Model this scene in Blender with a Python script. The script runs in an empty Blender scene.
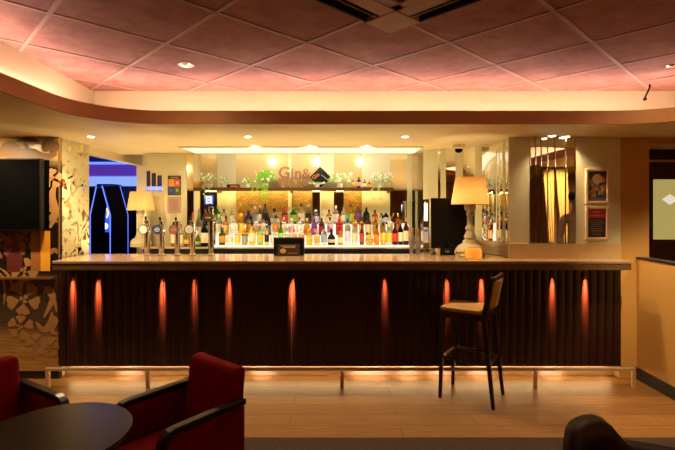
import bpy, bmesh, math, random
from mathutils import Vector, Matrix
from mathutils.geometry import tessellate_polygon
random.seed(7)
C = bpy.context.scene.collection
PI = math.pi
F, CX, HY, HC = 450.0, 337.5, 209.0, 1.55      # focal length in px, principal column, horizon row, eye height

def W(px, py, Y):
    return Vector(((px - CX) * Y / F, Y, HC + (HY - py) * Y / F))
def WX(px, Y): return (px - CX) * Y / F
def WZ(py, Y): return HC + (HY - py) * Y / F

# ------------------------------------------------------------------ materials
def mat(name, col, rough=0.5, metal=0.0, emit=None, es=0.0, trans=0.0, var=0.08, scale=12, bump=0.0,
        sheen=0.0, coat=0.0, ior=1.45, stretch=None, spec=0.5):
    m = bpy.data.materials.new(name); m.use_nodes = True
    nt = m.node_tree; N = nt.nodes; L = nt.links
    b = N['Principled BSDF']
    b.inputs['Roughness'].default_value = rough; b.inputs['Metallic'].default_value = metal
    b.inputs['Transmission Weight'].default_value = trans; b.inputs['IOR'].default_value = ior
    b.inputs['Sheen Weight'].default_value = sheen; b.inputs['Coat Weight'].default_value = coat
    b.inputs['Specular IOR Level'].default_value = spec
    tc = N.new('ShaderNodeTexCoord'); mp = N.new('ShaderNodeMapping'); nz = N.new('ShaderNodeTexNoise')
    if stretch: mp.inputs['Scale'].default_value = stretch
    nz.inputs['Scale'].default_value = scale; nz.inputs['Detail'].default_value = 4
    L.new(tc.outputs['Object'], mp.inputs['Vector']); L.new(mp.outputs['Vector'], nz.inputs['Vector'])
    cr = N.new('ShaderNodeMix'); cr.data_type = 'RGBA'
    cr.inputs['A'].default_value = (*[max(0, c * (1 - var)) for c in col], 1)
    cr.inputs['B'].default_value = (*[min(1, c * (1 + var)) for c in col], 1)
    L.new(nz.outputs['Fac'], cr.inputs['Factor']); L.new(cr.outputs['Result'], b.inputs['Base Color'])
    if bump:
        bp = N.new('ShaderNodeBump'); bp.inputs['Strength'].default_value = bump; bp.inputs['Distance'].default_value = 0.01
        L.new(nz.outputs['Fac'], bp.inputs['Height']); L.new(bp.outputs['Normal'], b.inputs['Normal'])
    if emit:
        b.inputs['Emission Color'].default_value = (*emit, 1); b.inputs['Emission Strength'].default_value = es
    return m
def ramp(nt, stops, interp='LINEAR'):
    r = nt.nodes.new('ShaderNodeValToRGB'); r.color_ramp.interpolation = interp
    while len(r.color_ramp.elements) < len(stops): r.color_ramp.elements.new(0.5)
    for e, (p, c) in zip(r.color_ramp.elements, stops): e.position = p; e.color = (*c, 1)
    return r

M = {}
M['cream'] = mat('cream_paint', (0.78, 0.66, 0.44), 0.6, var=0.03)
M['soffit'] = mat('soffit_paint', (0.82, 0.66, 0.36), 0.55, var=0.02)
M['cove'] = mat('cove_paint', (0.62, 0.50, 0.34), 0.6, var=0.02)
M['orange_wall'] = mat('ochre_wall_paint', (0.62, 0.34, 0.085), 0.6, var=0.05, scale=4)
M['panel_cream'] = mat('cream_wall_panel', (0.68, 0.64, 0.40), 0.35, var=0.02)
M['mirror'] = mat('mirror_glass', (0.86, 0.84, 0.78), 0.02, 1.0, var=0.01)
M['gold_mirror'] = mat('gold_tinted_mirror', (0.88, 0.70, 0.34), 0.10, 0.4, var=0.01)
M['bronze_mirror'] = mat('bronze_mirror', (0.36, 0.25, 0.14), 0.10, 1.0, var=0.3, scale=3, stretch=(1, 1, 22))
M['gold_metal'] = mat('brushed_gold', (0.75, 0.52, 0.27), 0.3, 1.0, var=0.1, scale=30, stretch=(1, 1, 10))
M['gold_satin'] = mat('satin_gold_plinth', (0.72, 0.52, 0.27), 0.3, 0.35, var=0.08, scale=20)
M['floral_dark'] = mat('dark_brown_decal', (0.13, 0.065, 0.025), 0.45, var=0.15)
M['floral'] = mat('bronze_floral_decal', (0.36, 0.18, 0.06), 0.45, var=0.15)
M['floral_pink'] = mat('dusky_pink_decal', (0.22, 0.08, 0.055), 0.45, var=0.15)
M['chrome'] = mat('chrome', (0.75, 0.72, 0.68), 0.12, 1.0, var=0.02)
M['brass'] = mat('brass_rail', (0.66, 0.50, 0.31), 0.42, 0.6, var=0.06)
M['black'] = mat('black_plastic', (0.008, 0.007, 0.007), 0.35, var=0.2, spec=0.2)
M['screen'] = mat('dark_screen_glass', (0.002, 0.002, 0.002), 0.08, var=0.1, spec=0.03)
M['blackpaint'] = mat('black_paint', (0.015, 0.012, 0.01), 0.5)
M['darkwood'] = mat('dark_stained_wood', (0.022, 0.011, 0.007), 0.28, var=0.4, scale=8, stretch=(8, 8, 1))
M['tablewood'] = mat('dark_table_wood', (0.028, 0.014, 0.009), 0.27, var=0.5, scale=5, stretch=(1, 14, 1), spec=0.25)
M['countertop'] = mat('polished_brown_counter', (0.34, 0.22, 0.12), 0.16, var=0.25, scale=7, stretch=(1, 3, 1))
M['counteredge'] = mat('brown_counter_edge', (0.12, 0.065, 0.03), 0.22, var=0.4, scale=6, stretch=(1, 1, 4))
M['backtop'] = mat('pale_back_counter', (0.55, 0.42, 0.26), 0.25, var=0.1)
M['slat'] = mat('red_brown_slat_wood', (0.024, 0.006, 0.004), 0.32, var=0.6, scale=5, stretch=(14, 14, 1), coat=0.1)
M['plinth'] = mat('plinth_metal', (0.58, 0.42, 0.25), 0.45, 0.1, var=0.08)
M['velvet'] = mat('red_velvet', (0.21, 0.006, 0.003), 0.9, var=0.45, scale=9, sheen=0.0, spec=0.1, bump=0.15)
M['leather'] = mat('tan_leather', (0.40, 0.23, 0.075), 0.38, var=0.12, scale=9, bump=0.05)
M['blackleather'] = mat('black_leather', (0.020, 0.012, 0.009), 0.42, var=0.2, scale=20, bump=0.04)
M['white'] = mat('white_plastic', (0.85, 0.83, 0.78), 0.4, var=0.02)
M['paper'] = mat('cream_paper', (0.80, 0.74, 0.6), 0.7, var=0.03)
M['frame_wood'] = mat('pale_gold_frame', (0.72, 0.52, 0.30), 0.4, var=0.15, scale=20)
M['leaf'] = mat('fresh_green_leaf', (0.22, 0.50, 0.03), 0.5, var=0.4, scale=20)
M['paleleaf'] = mat('pale_green_leaf', (0.42, 0.56, 0.20), 0.5, var=0.35, scale=20)
M['petal'] = mat('white_petal', (0.85, 0.84, 0.76), 0.6, var=0.05)
M['amberglass'] = mat('amber_glass', (0.62, 0.27, 0.03), 0.15, trans=0.4, emit=(1, .4, .05), es=0.25, var=0.3, scale=30)
M['door_wood'] = mat('dark_red_door_wood', (0.05, 0.012, 0.007), 0.4, var=0.4, scale=4, stretch=(12, 12, 1))
M['shelfwood'] = mat('dark_shelf_wood', (0.07, 0.035, 0.015), 0.35, var=0.3, scale=6, stretch=(1, 8, 8))
M['copper'] = mat('copper_letters', (0.30, 0.155, 0.065), 0.35, 0.3, var=0.1)
M['acmetal'] = mat('brownish_grille_frame', (0.58, 0.34, 0.23), 0.5, 0.0, var=0.1)
M['dark_slot'] = mat('dark_slot', (0.012, 0.008, 0.006), 0.7)
M['curtain'] = mat('gold_drape_fabric', (0.55, 0.36, 0.12), 0.6, sheen=0.3, var=0.2, scale=15)
M['skin'] = mat('skin', (0.42, 0.22, 0.14), 0.55); M['hair'] = mat('dark_hair', (0.02, 0.012, 0.008), 0.6)
M['shirt'] = mat('pale_shirt', (0.45, 0.36, 0.27), 0.8); M['trousers'] = mat('dark_trousers', (0.02, 0.02, 0.025), 0.8)

def emis(name, col, s):
    m = mat(name, tuple(0.6 * c for c in col), 0.5, emit=col, es=s, var=0.02); return m
M['led_cove'] = emis('warm_cove_led', (1.0, 0.82, 0.70), 16)
M['led_step'] = emis('white_lit_acrylic', (1.0, 0.90, 0.70), 0.62)
M['led_shelf'] = emis('warm_shelf_led', (1.0, 0.66, 0.22), 11)
M['soffit_glow'] = emis('white_soffit_glow', (1.0, 0.88, 0.68), 0.42)
M['led_plinth'] = emis('warm_plinth_led', (1.0, 0.68, 0.31), 12)
M['lens'] = emis('downlight_lens', (1.0, 0.85, 0.6), 6)
M['blue_bright'] = emis('pale_blue_lightbox', (0.20, 0.30, 1.0), 0.75)
M['blue_line'] = emis('blue_neon', (0.10, 0.18, 1.0), 1.1)
M['blue_screen'] = emis('blue_game_screen', (0.05, 0.12, 0.9), 0.5)
M['purple'] = emis('purple_lit_fascia', (0.10, 0.035, 0.32), 0.42)
M['navy'] = mat('navy_paint', (0.03, 0.03, 0.10), 0.7)
M['white_glow'] = emis('pos_screen_white', (0.75, 0.80, 1.0), 0.9)
M['red_led'] = emis('red_button_light', (1.0, 0.08, 0.02), 1.5)
M['yellow_glow'] = emis('yellow_screen_shape', (0.9, 0.6, 0.1), 0.9)
M['bulb'] = emis('warm_bulb', (1.0, 0.62, 0.2), 9)

def wood_floor():
    m = bpy.data.materials.new('oak_plank_floor'); m.use_nodes = True; nt = m.node_tree; N = nt.nodes; L = nt.links
    b = N['Principled BSDF']; b.inputs['Roughness'].default_value = 0.38
    tc = N.new('ShaderNodeTexCoord'); mp = N.new('ShaderNodeMapping'); mp.inputs['Location'].default_value = (0.35, -3.05, 0)
    br = N.new('ShaderNodeTexBrick'); br.inputs['Scale'].default_value = 1; br.inputs['Brick Width'].default_value = 1.35
    br.inputs['Row Height'].default_value = 0.172; br.inputs['Mortar Size'].default_value = 0.0028; br.offset = 0.41
    br.inputs['Color1'].default_value = (0.31, 0.148, 0.040, 1); br.inputs['Color2'].default_value = (0.24, 0.11, 0.029, 1)
    br.inputs['Mortar'].default_value = (0.10, 0.045, 0.015, 1)
    L.new(tc.outputs['Object'], mp.inputs['Vector']); L.new(mp.outputs['Vector'], br.inputs['Vector'])
    m2 = N.new('ShaderNodeMapping'); m2.inputs['Scale'].default_value = (1.2, 26, 1); nz = N.new('ShaderNodeTexNoise')
    nz.inputs['Scale'].default_value = 3; nz.inputs['Detail'].default_value = 8
    L.new(tc.outputs['Object'], m2.inputs['Vector']); L.new(m2.outputs['Vector'], nz.inputs['Vector'])
    rp = ramp(nt, [(0.3, (0.62, 0.58, 0.55)), (0.7, (1.12, 1.1, 1.05))])
    L.new(nz.outputs['Fac'], rp.inputs['Fac'])
    mx = N.new('ShaderNodeMix'); mx.data_type = 'RGBA'; mx.blend_type = 'MULTIPLY'; mx.inputs['Factor'].default_value = 1
    L.new(br.outputs['Color'], mx.inputs['A']); L.new(rp.outputs['Color'], mx.inputs['B'])
    L.new(mx.outputs['Result'], b.inputs['Base Color'])
    bp = N.new('ShaderNodeBump'); bp.inputs['Strength'].default_value = 0.4; bp.inputs['Distance'].default_value = 0.002; bp.invert = True
    L.new(br.outputs['Fac'], bp.inputs['Height']); L.new(bp.outputs['Normal'], b.inputs['Normal'])
    return m
M['floor'] = wood_floor()
M['carpet'] = mat('dark_brown_carpet', (0.055, 0.030, 0.018), 0.95, var=0.6, scale=55, bump=0.6)
def tile_mat():
    m = bpy.data.materials.new('dusky_red_mineral_tile'); m.use_nodes = True; nt = m.node_tree; N = nt.nodes; L = nt.links
    b = N['Principled BSDF']; b.inputs['Roughness'].default_value = 0.85; b.inputs['Specular IOR Level'].default_value = 0.2
    tc = N.new('ShaderNodeTexCoord'); n1 = N.new('ShaderNodeTexNoise'); n1.inputs['Scale'].default_value = 7; n1.inputs['Detail'].default_value = 10
    n1.inputs['Roughness'].default_value = 0.75
    L.new(tc.outputs['Object'], n1.inputs['Vector'])
    rp = ramp(nt, [(0.32, (0.36, 0.145, 0.135)), (0.68, (0.54, 0.27, 0.255))]); L.new(n1.outputs['Fac'], rp.inputs['Fac'])
    L.new(rp.outputs['Color'], b.inputs['Base Color'])
    n2 = N.new('ShaderNodeTexNoise'); n2.inputs['Scale'].default_value = 90; n2.inputs['Detail'].default_value = 3
    L.new(tc.outputs['Object'], n2.inputs['Vector'])
    bp = N.new('ShaderNodeBump'); bp.inputs['Strength'].default_value = 0.35; bp.inputs['Distance'].default_value = 0.004
    L.new(n2.outputs['Fac'], bp.inputs['Height']); L.new(bp.outputs['Normal'], b.inputs['Normal'])
    return m
M['tile'] = tile_mat()
def mosaic_mat():
    m = bpy.data.materials.new('gold_mosaic'); m.use_nodes = True; nt = m.node_tree; N = nt.nodes; L = nt.links
    b = N['Principled BSDF']; b.inputs['Roughness'].default_value = 0.3; b.inputs['Metallic'].default_value = 0.3
    tc = N.new('ShaderNodeTexCoord'); mp = N.new('ShaderNodeMapping'); mp.inputs['Rotation'].default_value = (PI / 2, 0, 0)
    br = N.new('ShaderNodeTexBrick'); br.inputs['Scale'].default_value = 1; br.inputs['Brick Width'].default_value = 0.05
    br.inputs['Row Height'].default_value = 0.024; br.inputs['Mortar Size'].default_value = 0.002; br.inputs['Bias'].default_value = 0.0
    br.inputs['Color1'].default_value = (0.75, 0.50, 0.13, 1); br.inputs['Color2'].default_value = (0.50, 0.31, 0.08, 1)
    br.inputs['Mortar'].default_value = (0.25, 0.15, 0.04, 1)
    L.new(tc.outputs['Object'], mp.inputs['Vector']); L.new(mp.outputs['Vector'], br.inputs['Vector'])
    L.new(br.outputs['Color'], b.inputs['Base Color']); return m
M['mosaic'] = mosaic_mat()
def etched_mat():
    m = bpy.data.materials.new('etched_mirror'); m.use_nodes = True; nt = m.node_tree; N = nt.nodes; L = nt.links
    b = N['Principled BSDF']; b.inputs['Metallic'].default_value = 1; b.inputs['Base Color'].default_value = (0.85, 0.76, 0.55, 1)
    b.inputs['Roughness'].default_value = 0.03
    d = N.new('ShaderNodeBsdfPrincipled'); d.inputs['Base Color'].default_value = (0.55, 0.48, 0.27, 1); d.inputs['Roughness'].default_value = 0.6
    mix = N.new('ShaderNodeMixShader')
    tc = N.new('ShaderNodeTexCoord'); nz = N.new('ShaderNodeTexNoise'); nz.inputs['Scale'].default_value = 7; nz.inputs['Detail'].default_value = 2
    nz.inputs['Distortion'].default_value = 2.2
    L.new(tc.outputs['Object'], nz.inputs['Vector'])
    rp = ramp(nt, [(0.0, (0, 0, 0)), (0.43, (1, 1, 1))], 'CONSTANT'); L.new(nz.outputs['Fac'], rp.inputs['Fac'])
    L.new(rp.outputs['Color'], mix.inputs['Fac']); L.new(b.outputs['BSDF'], mix.inputs[1]); L.new(d.outputs['BSDF'], mix.inputs[2])
    L.new(mix.outputs['Shader'], N['Material Output'].inputs['Surface']); return m
M['etched'] = etched_mat()
def shade_mat(name, col, w=0.6):
    m = bpy.data.materials.new(name); m.use_nodes = True; nt = m.node_tree; N = nt.nodes; L = nt.links
    N.remove(N['Principled BSDF'])
    a = N.new('ShaderNodeBsdfDiffuse'); t = N.new('ShaderNodeBsdfTranslucent'); mx = N.new('ShaderNodeMixShader')
    tc = N.new('ShaderNodeTexCoord'); nz = N.new('ShaderNodeTexNoise'); nz.inputs['Scale'].default_value = 120
    L.new(tc.outputs['Object'], nz.inputs['Vector'])
    rp = ramp(nt, [(0.3, tuple(c * .9 for c in col)), (0.7, col)]); L.new(nz.outputs['Fac'], rp.inputs['Fac'])
    L.new(rp.outputs['Color'], a.inputs['Color']); L.new(rp.outputs['Color'], t.inputs['Color'])
    mx.inputs['Fac'].default_value = w
    L.new(a.outputs['BSDF'], mx.inputs[1]); L.new(t.outputs['BSDF'], mx.inputs[2]); L.new(mx.outputs['Shader'], N['Material Output'].inputs['Surface'])
    return m
M['shade'] = shade_mat('cream_fabric_shade', (0.86, 0.66, 0.40))
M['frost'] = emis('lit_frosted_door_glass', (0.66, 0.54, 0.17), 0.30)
M['lampacrylic'] = shade_mat('cream_acrylic', (0.90, 0.80, 0.52), 0.55)
_g = {}
def glass(col):
    k = tuple(round(c, 2) for c in col)
    if k not in _g: _g[k] = mat('tinted_bottle_glass', col, 0.06, trans=0.8, var=0.1, ior=1.2)
    return _g[k]
_p = {}
def paint(col, name='printed_colour', rough=0.5):
    k = (tuple(round(c, 3) for c in col), rough)
    if k not in _p: _p[k] = mat(name, col, rough, var=0.12, scale=40)
    return _p[k]

# ------------------------------------------------------------------ mesh helpers
class MB:
    def __init__(s): s.b = bmesh.new()
    def face(s, pts):
        vs = [s.b.verts.new(p) for p in pts]; return s.b.faces.new(vs)
    def box(s, x0, x1, y0, y1, z0, z1):
        v = [s.b.verts.new((x, y, z)) for z in (z0, z1) for y in (y0, y1) for x in (x0, x1)]
        for f in ((0, 2, 3, 1), (4, 5, 7, 6), (0, 1, 5, 4), (1, 3, 7, 5), (3, 2, 6, 7), (2, 0, 4, 6)): s.b.faces.new([v[i] for i in f])
        return s
    def prism(s, poly, a0, a1, axis='z'):
        def P(u, v, w): return {'z': (u, v, w), 'y': (u, w, v), 'x': (w, u, v)}[axis]
        A = [s.b.verts.new(P(u, v, a0)) for u, v in poly]; B = [s.b.verts.new(P(u, v, a1)) for u, v in poly]
        n = len(poly)
        for i in range(n): s.b.faces.new((A[i], A[(i + 1) % n], B[(i + 1) % n], B[i]))
        s.b.faces.new(A[::-1]); s.b.faces.new(B); return s
    def hexa(s, lo, hi):                       # two quads -> solid (tapered bars)
        A = [s.b.verts.new(p) for p in lo]; B = [s.b.verts.new(p) for p in hi]
        for i in range(4): s.b.faces.new((A[i], A[(i + 1) % 4], B[(i + 1) % 4], B[i]))
        s.b.faces.new(A[::-1]); s.b.faces.new(B); return s
    def lathe(s, prof, c=(0, 0, 0), seg=20, sq=0.0, sx=1, sy=1):
        rings = []
        for r, z in prof:
            ring = []
            for i in range(seg):
                a = 2 * PI * (i + .5) / seg; k = 1.0
                if sq: k = (1 - sq) + sq * min(1 / max(abs(math.cos(a)), 1e-3), 1 / max(abs(math.sin(a)), 1e-3))
                ring.append(s.b.verts.new((c[0] + r * k * math.cos(a) * sx, c[1] + r * k * math.sin(a) * sy, c[2] + z)))
            rings.append(ring)
        for p, q in zip(rings, rings[1:]):
            for i in range(seg): s.b.faces.new((p[i], p[(i + 1) % seg], q[(i + 1) % seg], q[i]))
        if prof[0][0] > 1e-5: s.b.faces.new(rings[0][::-1])
        if prof[-1][0] > 1e-5: s.b.faces.new(rings[-1])
        return s
    def tube(s, path, r, seg=10, flat=None):
        path = [Vector(p) for p in path]; rings = []
        up = Vector((0, 0, 1)); n = len(path)
        for i, p in enumerate(path):
            t = (path[min(i + 1, n - 1)] - path[max(i - 1, 0)]).normalized()
            a = t.cross(up)
            if a.length < 1e-3: a = t.cross(Vector((0, 1, 0)))
            a.normalize(); b = a.cross(t).normalized(); rr = r[i] if isinstance(r, (list, tuple)) else r
            fx, fy = flat or (1, 1)
            rings.append([s.b.verts.new(p + (a * math.cos(2 * PI * k / seg) * fx + b * math.sin(2 * PI * k / seg) * fy) * rr) for k in range(seg)])
        for P, Q in zip(rings, rings[1:]):
            for k in range(seg): s.b.faces.new((P[k], P[(k + 1) % seg], Q[(k + 1) % seg], Q[k]))
        s.b.faces.new(rings[0][::-1]); s.b.faces.new(rings[-1]); return s
    def strip(s, pts, z0, z1, th=0.0, closed=False, flip=False):     # vertical wall along a plan polyline, thickness to the left
        n = len(pts); P = [Vector((p[0], p[1])) for p in pts]; off = []
        for i in range(n):
            a = P[(i - 1) % n] if (closed or i) else P[i]; c = P[(i + 1) % n] if (closed or i < n - 1) else P[i]
            t = (c - a).normalized(); off.append(P[i] + Vector((-t.y, t.x)) * th)
        mk = lambda Q, z: [s.b.verts.new((q.x, q.y, z)) for q in Q]
        a0, a1 = mk(P, z0), mk(P, z1)
        b0, b1 = (mk(off, z0), mk(off, z1)) if th else (None, None)
        for i in range(n if closed else n - 1):
            j = (i + 1) % n
            s.b.faces.new((a0[i], a0[j], a1[j], a1[i]))
            if th:
                s.b.faces.new((b0[j], b0[i], b1[i], b1[j])); s.b.faces.new((a1[i], a1[j], b1[j], b1[i])); s.b.faces.new((a0[j], a0[i], b0[i], b0[j]))
        if th and not closed:
            for i in (0, n - 1): s.b.faces.new((a0[i], a1[i], b1[i], b0[i]))
        return s
    def build(s, name, m, parent=None, smooth=False, bevel=0, seg=2, loc=None, subsurf=0, recalc=True):
        if recalc: bmesh.ops.recalc_face_normals(s.b, faces=s.b.faces)
        me = bpy.data.meshes.new(name); s.b.to_mesh(me); s.b.free()
        if smooth:
            for p in me.polygons: p.use_smooth = True
        o = bpy.data.objects.new(name, me); C.objects.link(o)
        if m: me.materials.append(m)
        if parent: o.parent = parent
        if loc: o.location = loc
        if bevel:
            md = o.modifiers.new('bevel', 'BEVEL'); md.width = bevel; md.segments = seg; md.limit_method = 'ANGLE'
        if subsurf:
            md = o.modifiers.new('sub', 'SUBSURF'); md.levels = subsurf; md.render_levels = subsurf
        if smooth == 'auto':
            me.set_sharp_from_angle(angle=math.radians(40))
        return o

def tag(o, label, cat, group=None):
    o['label'] = label; o['category'] = cat
    if group: o['group'] = group
    return o
def thing(name, label, cat, loc=(0, 0, 0), rz=0, group=None):
    o = bpy.data.objects.new(name, None); C.objects.link(o); o.location = loc; o.rotation_euler = (0, 0, rz)
    return tag(o, label, cat, group)
def struct(o): o['kind'] = 'structure'; return o
def dup(root, loc, rz=None, label=None, group=None):
    r = root.copy(); C.objects.link(r); r.location = loc
    if rz is not None: r.rotation_euler = (0, 0, rz)
    if label: r['label'] = label
    if group: r['group'] = group
    for ch in list(root.children):
        c = ch.copy(); C.objects.link(c); c.parent = r
        for g in list(ch.children):
            d = g.copy(); C.objects.link(d); d.parent = c
    return r
def text_obj(name, txt, size, ext, m, parent, loc, rot=(PI / 2, 0, 0)):
    cu = bpy.data.curves.new('t', 'FONT'); cu.body = txt; cu.size = size; cu.extrude = ext; cu.align_x = 'CENTER'; cu.bevel_depth = ext * .3
    t = bpy.data.objects.new('t', cu); C.objects.link(t); bpy.context.view_layer.update()
    me = bpy.data.meshes.new_from_object(t.evaluated_get(bpy.context.evaluated_depsgraph_get()))
    bpy.data.objects.remove(t); bpy.data.curves.remove(cu)
    me.materials.clear(); me.materials.append(m); me.name = name
    o = bpy.data.objects.new(name, me); C.objects.link(o); o.parent = parent; o.location = loc; o.rotation_euler = rot
    return o
def spot(name, loc, tgt, power, col, ang=70, blend=0.6, size=0.03):
    l = bpy.data.lights.new(name, 'SPOT'); l.energy = power; l.color = col; l.spot_size = math.radians(ang); l.spot_blend = blend; l.shadow_soft_size = size
    o = bpy.data.objects.new(name, l); C.objects.link(o); o.location = loc
    o.rotation_euler = (Vector(tgt) - Vector(loc)).to_track_quat('-Z', 'Y').to_euler(); return o
def point(name, loc, power, col, size=0.05):
    l = bpy.data.lights.new(name, 'POINT'); l.energy = power; l.color = col; l.shadow_soft_size = size
    o = bpy.data.objects.new(name, l); C.objects.link(o); o.location = loc; return o

ORD = ['first', 'second', 'third', 'fourth', 'fifth', 'sixth', 'seventh', 'eighth', 'ninth', 'tenth', 'eleventh', 'twelfth', 'thirteenth',
       'fourteenth', 'fifteenth', 'sixteenth', 'seventeenth', 'eighteenth', 'nineteenth', 'twentieth', 'twenty-first', 'twenty-second',
       'twenty-third', 'twenty-fourth', 'twenty-fifth', 'twenty-sixth', 'twenty-seventh', 'twenty-eighth', 'twenty-ninth', 'thirtieth']
SOF = 2.206; CEIL = 2.55; LIPTOP = 2.305

# ================================================================== SETTING
struct(MB().box(-6, 6, 3.05, 9.2, -0.05, 0).build('floor', M['floor']))
struct(MB().box(-6, 6, -3.6, 3.05, -0.05, -0.002).build('floor_carpet', M['carpet']))

# --- soffit with the curved opening of the raised ceiling
def arc(cx, cy, r, a0, a1, n=16):
    return [(cx + r * math.cos(math.radians(a0 + (a1 - a0) * i / n)), cy + r * math.sin(math.radians(a0 + (a1 - a0) * i / n))) for i in range(n + 1)]
LX, RX, TY, BY = -1.88, 2.86, 3.47, -1.7
lip = arc(LX + .55, TY - .55, .55, 180, 90) + arc(RX - .75, TY - .75, .75, 90, 0) + arc(RX - .55, BY + .55, .55, 0, -90) + arc(LX + .55, BY + .55, .55, 270, 180)
outer = [(-6, -3.6), (6, -3.6), (6, 5.42), (-2.6, 5.42), (-2.6, 4.62), (-6, 4.62)]
def plate(loops, z0, z1):
    mb = MB(); flat = [p for l in loops for p in l]
    tris = tessellate_polygon([[Vector((p[0], p[1], 0)) for p in l] for l in loops])
    for z in (z0, z1):
        vs = [mb.b.verts.new((p[0], p[1], z)) for p in flat]
        for t in tris:
            try: mb.b.faces.new([vs[i] for i in t])
            except ValueError: pass
    for l in loops: mb.strip(l, z0, z1, closed=True)
    bmesh.ops.remove_doubles(mb.b, verts=mb.b.verts, dist=1e-5)
    return mb
struct(plate([outer, lip], SOF, SOF + .025).build('ceiling_soffit', M['soffit']))
# the recess walls above the trough and the lip that hides the cove light
rec = [(-1.93, BY - .3), (3.04, BY - .3), (3.04, 3.79), (-2.06, 3.79), (-1.985, 2.64)]
struct(MB().strip(rec, SOF + .025, CEIL + .06, th=-.03, closed=True).build('wall_recess', M['cove']))
struct(MB().strip(lip, SOF - .004, LIPTOP, th=-.018, closed=True).build('trim_1', mat('shaded_caramel', (.46, .21, .06), .5, var=.03)))  # caramel tone carries the shade on the lip
def offset(pts, d):
    n = len(pts); out = []
    for i in range(n):
        a = Vector(pts[(i - 1) % n]); c = Vector(pts[(i + 1) % n]); t = (c - a).normalized(); out.append((pts[i][0] - t.y * d, pts[i][1] + t.x * d))
    return out
led = MB(); o1 = offset(lip, .055); o2 = offset(lip, .075)
led.strip(o1, SOF + .072, SOF + .088, th=.02, closed=True)
tag(led.build('cove_light_strip', M['led_cove']), 'warm hidden light strip running behind the curved ceiling lip', 'light strip')
# --- raised ceiling of square tiles laid on the diagonal
s2 = 0.6 / math.sqrt(2); rot = -0.0095; x0, z0 = -0.183, 2.693
def node(u, v):
    return (x0 + u * s2 * math.cos(rot) - v * s2 * math.sin(rot), z0 + u * s2 * math.sin(rot) + v * s2 * math.cos(rot))
tl = MB(); AC = node(1.115, -2.11)
for u in range(-12, 14):
    for v in range(-13, 6):
        if (u + v) % 2 == 0: continue
        c = node(u, v)
        if not (-2.6 < c[0] < 3.6 and -2.5 < c[1] < 4.3): continue
        ring = []
        for h, z in ((.3 * math.sqrt(2) - .0045, CEIL + .012), (.3 * math.sqrt(2) - .0045, CEIL + .003), (.3 * math.sqrt(2) - .016, CEIL - .004)):
            ring.append([tl.b.verts.new((c[0] + h * math.cos(rot + k * PI / 2), c[1] + h * math.sin(rot + k * PI / 2), z)) for k in range(4)])
        for A, B in zip(ring, ring[1:]):
            for k in range(4): tl.b.faces.new((A[k], A[(k + 1) % 4], B[(k + 1) % 4], B[k]))
        tl.b.faces.new(ring[-1])
ceil = struct(tl.build('ceiling', M['tile'], recalc=False))
gb_ = MB()
for k in range(-9, 10):
    for ang, nd in ((PI / 4, node(2 * k + 1, 0)), (-PI / 4, node(2 * k + 1, 0))):
        d = Vector((math.cos(ang + rot), math.sin(ang + rot))); nn = Vector((-d.y, d.x)) * .011; b = Vector(node(2 * k, 0))
        A, B_ = b - d * 9, b + d * 9
        q = [A + nn, B_ + nn, B_ - nn, A - nn]
        gb_.hexa([(p.x, p.y, CEIL - .0095) for p in q], [(p.x, p.y, CEIL + .004) for p in q])
gb_.build('ceiling_bars', mat('pale_pink_grid_bar', (0.56, 0.31, 0.28), .6, var=.05), ceil)
struct(MB().box(-2.7, 3.7, -2.7, 4.4, CEIL + .012, CEIL + .05).build('ceiling_grid', mat('dark_red_grid', (0.06, 0.018, 0.014), 0.8), ceil))

# --- walls
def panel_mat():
    m = bpy.data.materials.new('veneer_with_reflections'); m.use_nodes = True; nt = m.node_tree; N = nt.nodes; L = nt.links
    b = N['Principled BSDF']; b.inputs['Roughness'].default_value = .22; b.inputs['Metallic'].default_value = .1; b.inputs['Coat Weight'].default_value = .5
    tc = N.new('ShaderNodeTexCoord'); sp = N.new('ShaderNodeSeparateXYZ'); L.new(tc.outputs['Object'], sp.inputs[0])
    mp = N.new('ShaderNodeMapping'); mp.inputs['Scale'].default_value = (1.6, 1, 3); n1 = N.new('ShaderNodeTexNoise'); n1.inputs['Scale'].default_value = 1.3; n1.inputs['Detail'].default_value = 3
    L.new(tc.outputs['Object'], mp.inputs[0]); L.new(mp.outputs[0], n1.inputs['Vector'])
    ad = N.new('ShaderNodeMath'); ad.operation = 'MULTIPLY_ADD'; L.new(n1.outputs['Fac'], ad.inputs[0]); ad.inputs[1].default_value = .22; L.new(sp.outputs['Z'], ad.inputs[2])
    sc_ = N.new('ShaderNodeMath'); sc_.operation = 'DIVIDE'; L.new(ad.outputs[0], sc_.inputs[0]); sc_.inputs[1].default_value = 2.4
    rp = ramp(nt, [(0.0, (.50, .29, .09)), (.20, (.42, .24, .08)), (.26, (.10, .06, .03)), (.36, (.045, .035, .025)), (.435, (.06, .03, .015)), (.46, (.015, .008, .006)), (.84, (.02, .01, .007)), (.88, (.40, .25, .09))])  # gold and dark height zones paint room reflections into the veneer colour
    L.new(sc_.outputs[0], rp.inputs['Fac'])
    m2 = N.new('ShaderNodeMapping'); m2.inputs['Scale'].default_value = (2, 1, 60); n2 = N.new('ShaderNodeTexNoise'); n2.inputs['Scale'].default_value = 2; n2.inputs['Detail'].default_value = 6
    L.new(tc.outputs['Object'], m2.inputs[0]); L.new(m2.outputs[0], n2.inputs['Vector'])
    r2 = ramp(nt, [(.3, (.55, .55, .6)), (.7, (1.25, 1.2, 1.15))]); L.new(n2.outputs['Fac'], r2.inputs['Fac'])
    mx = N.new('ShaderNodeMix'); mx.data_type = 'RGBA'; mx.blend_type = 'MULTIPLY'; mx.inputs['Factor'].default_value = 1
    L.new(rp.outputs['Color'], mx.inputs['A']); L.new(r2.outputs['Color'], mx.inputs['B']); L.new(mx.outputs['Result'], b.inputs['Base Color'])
    return m
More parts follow.
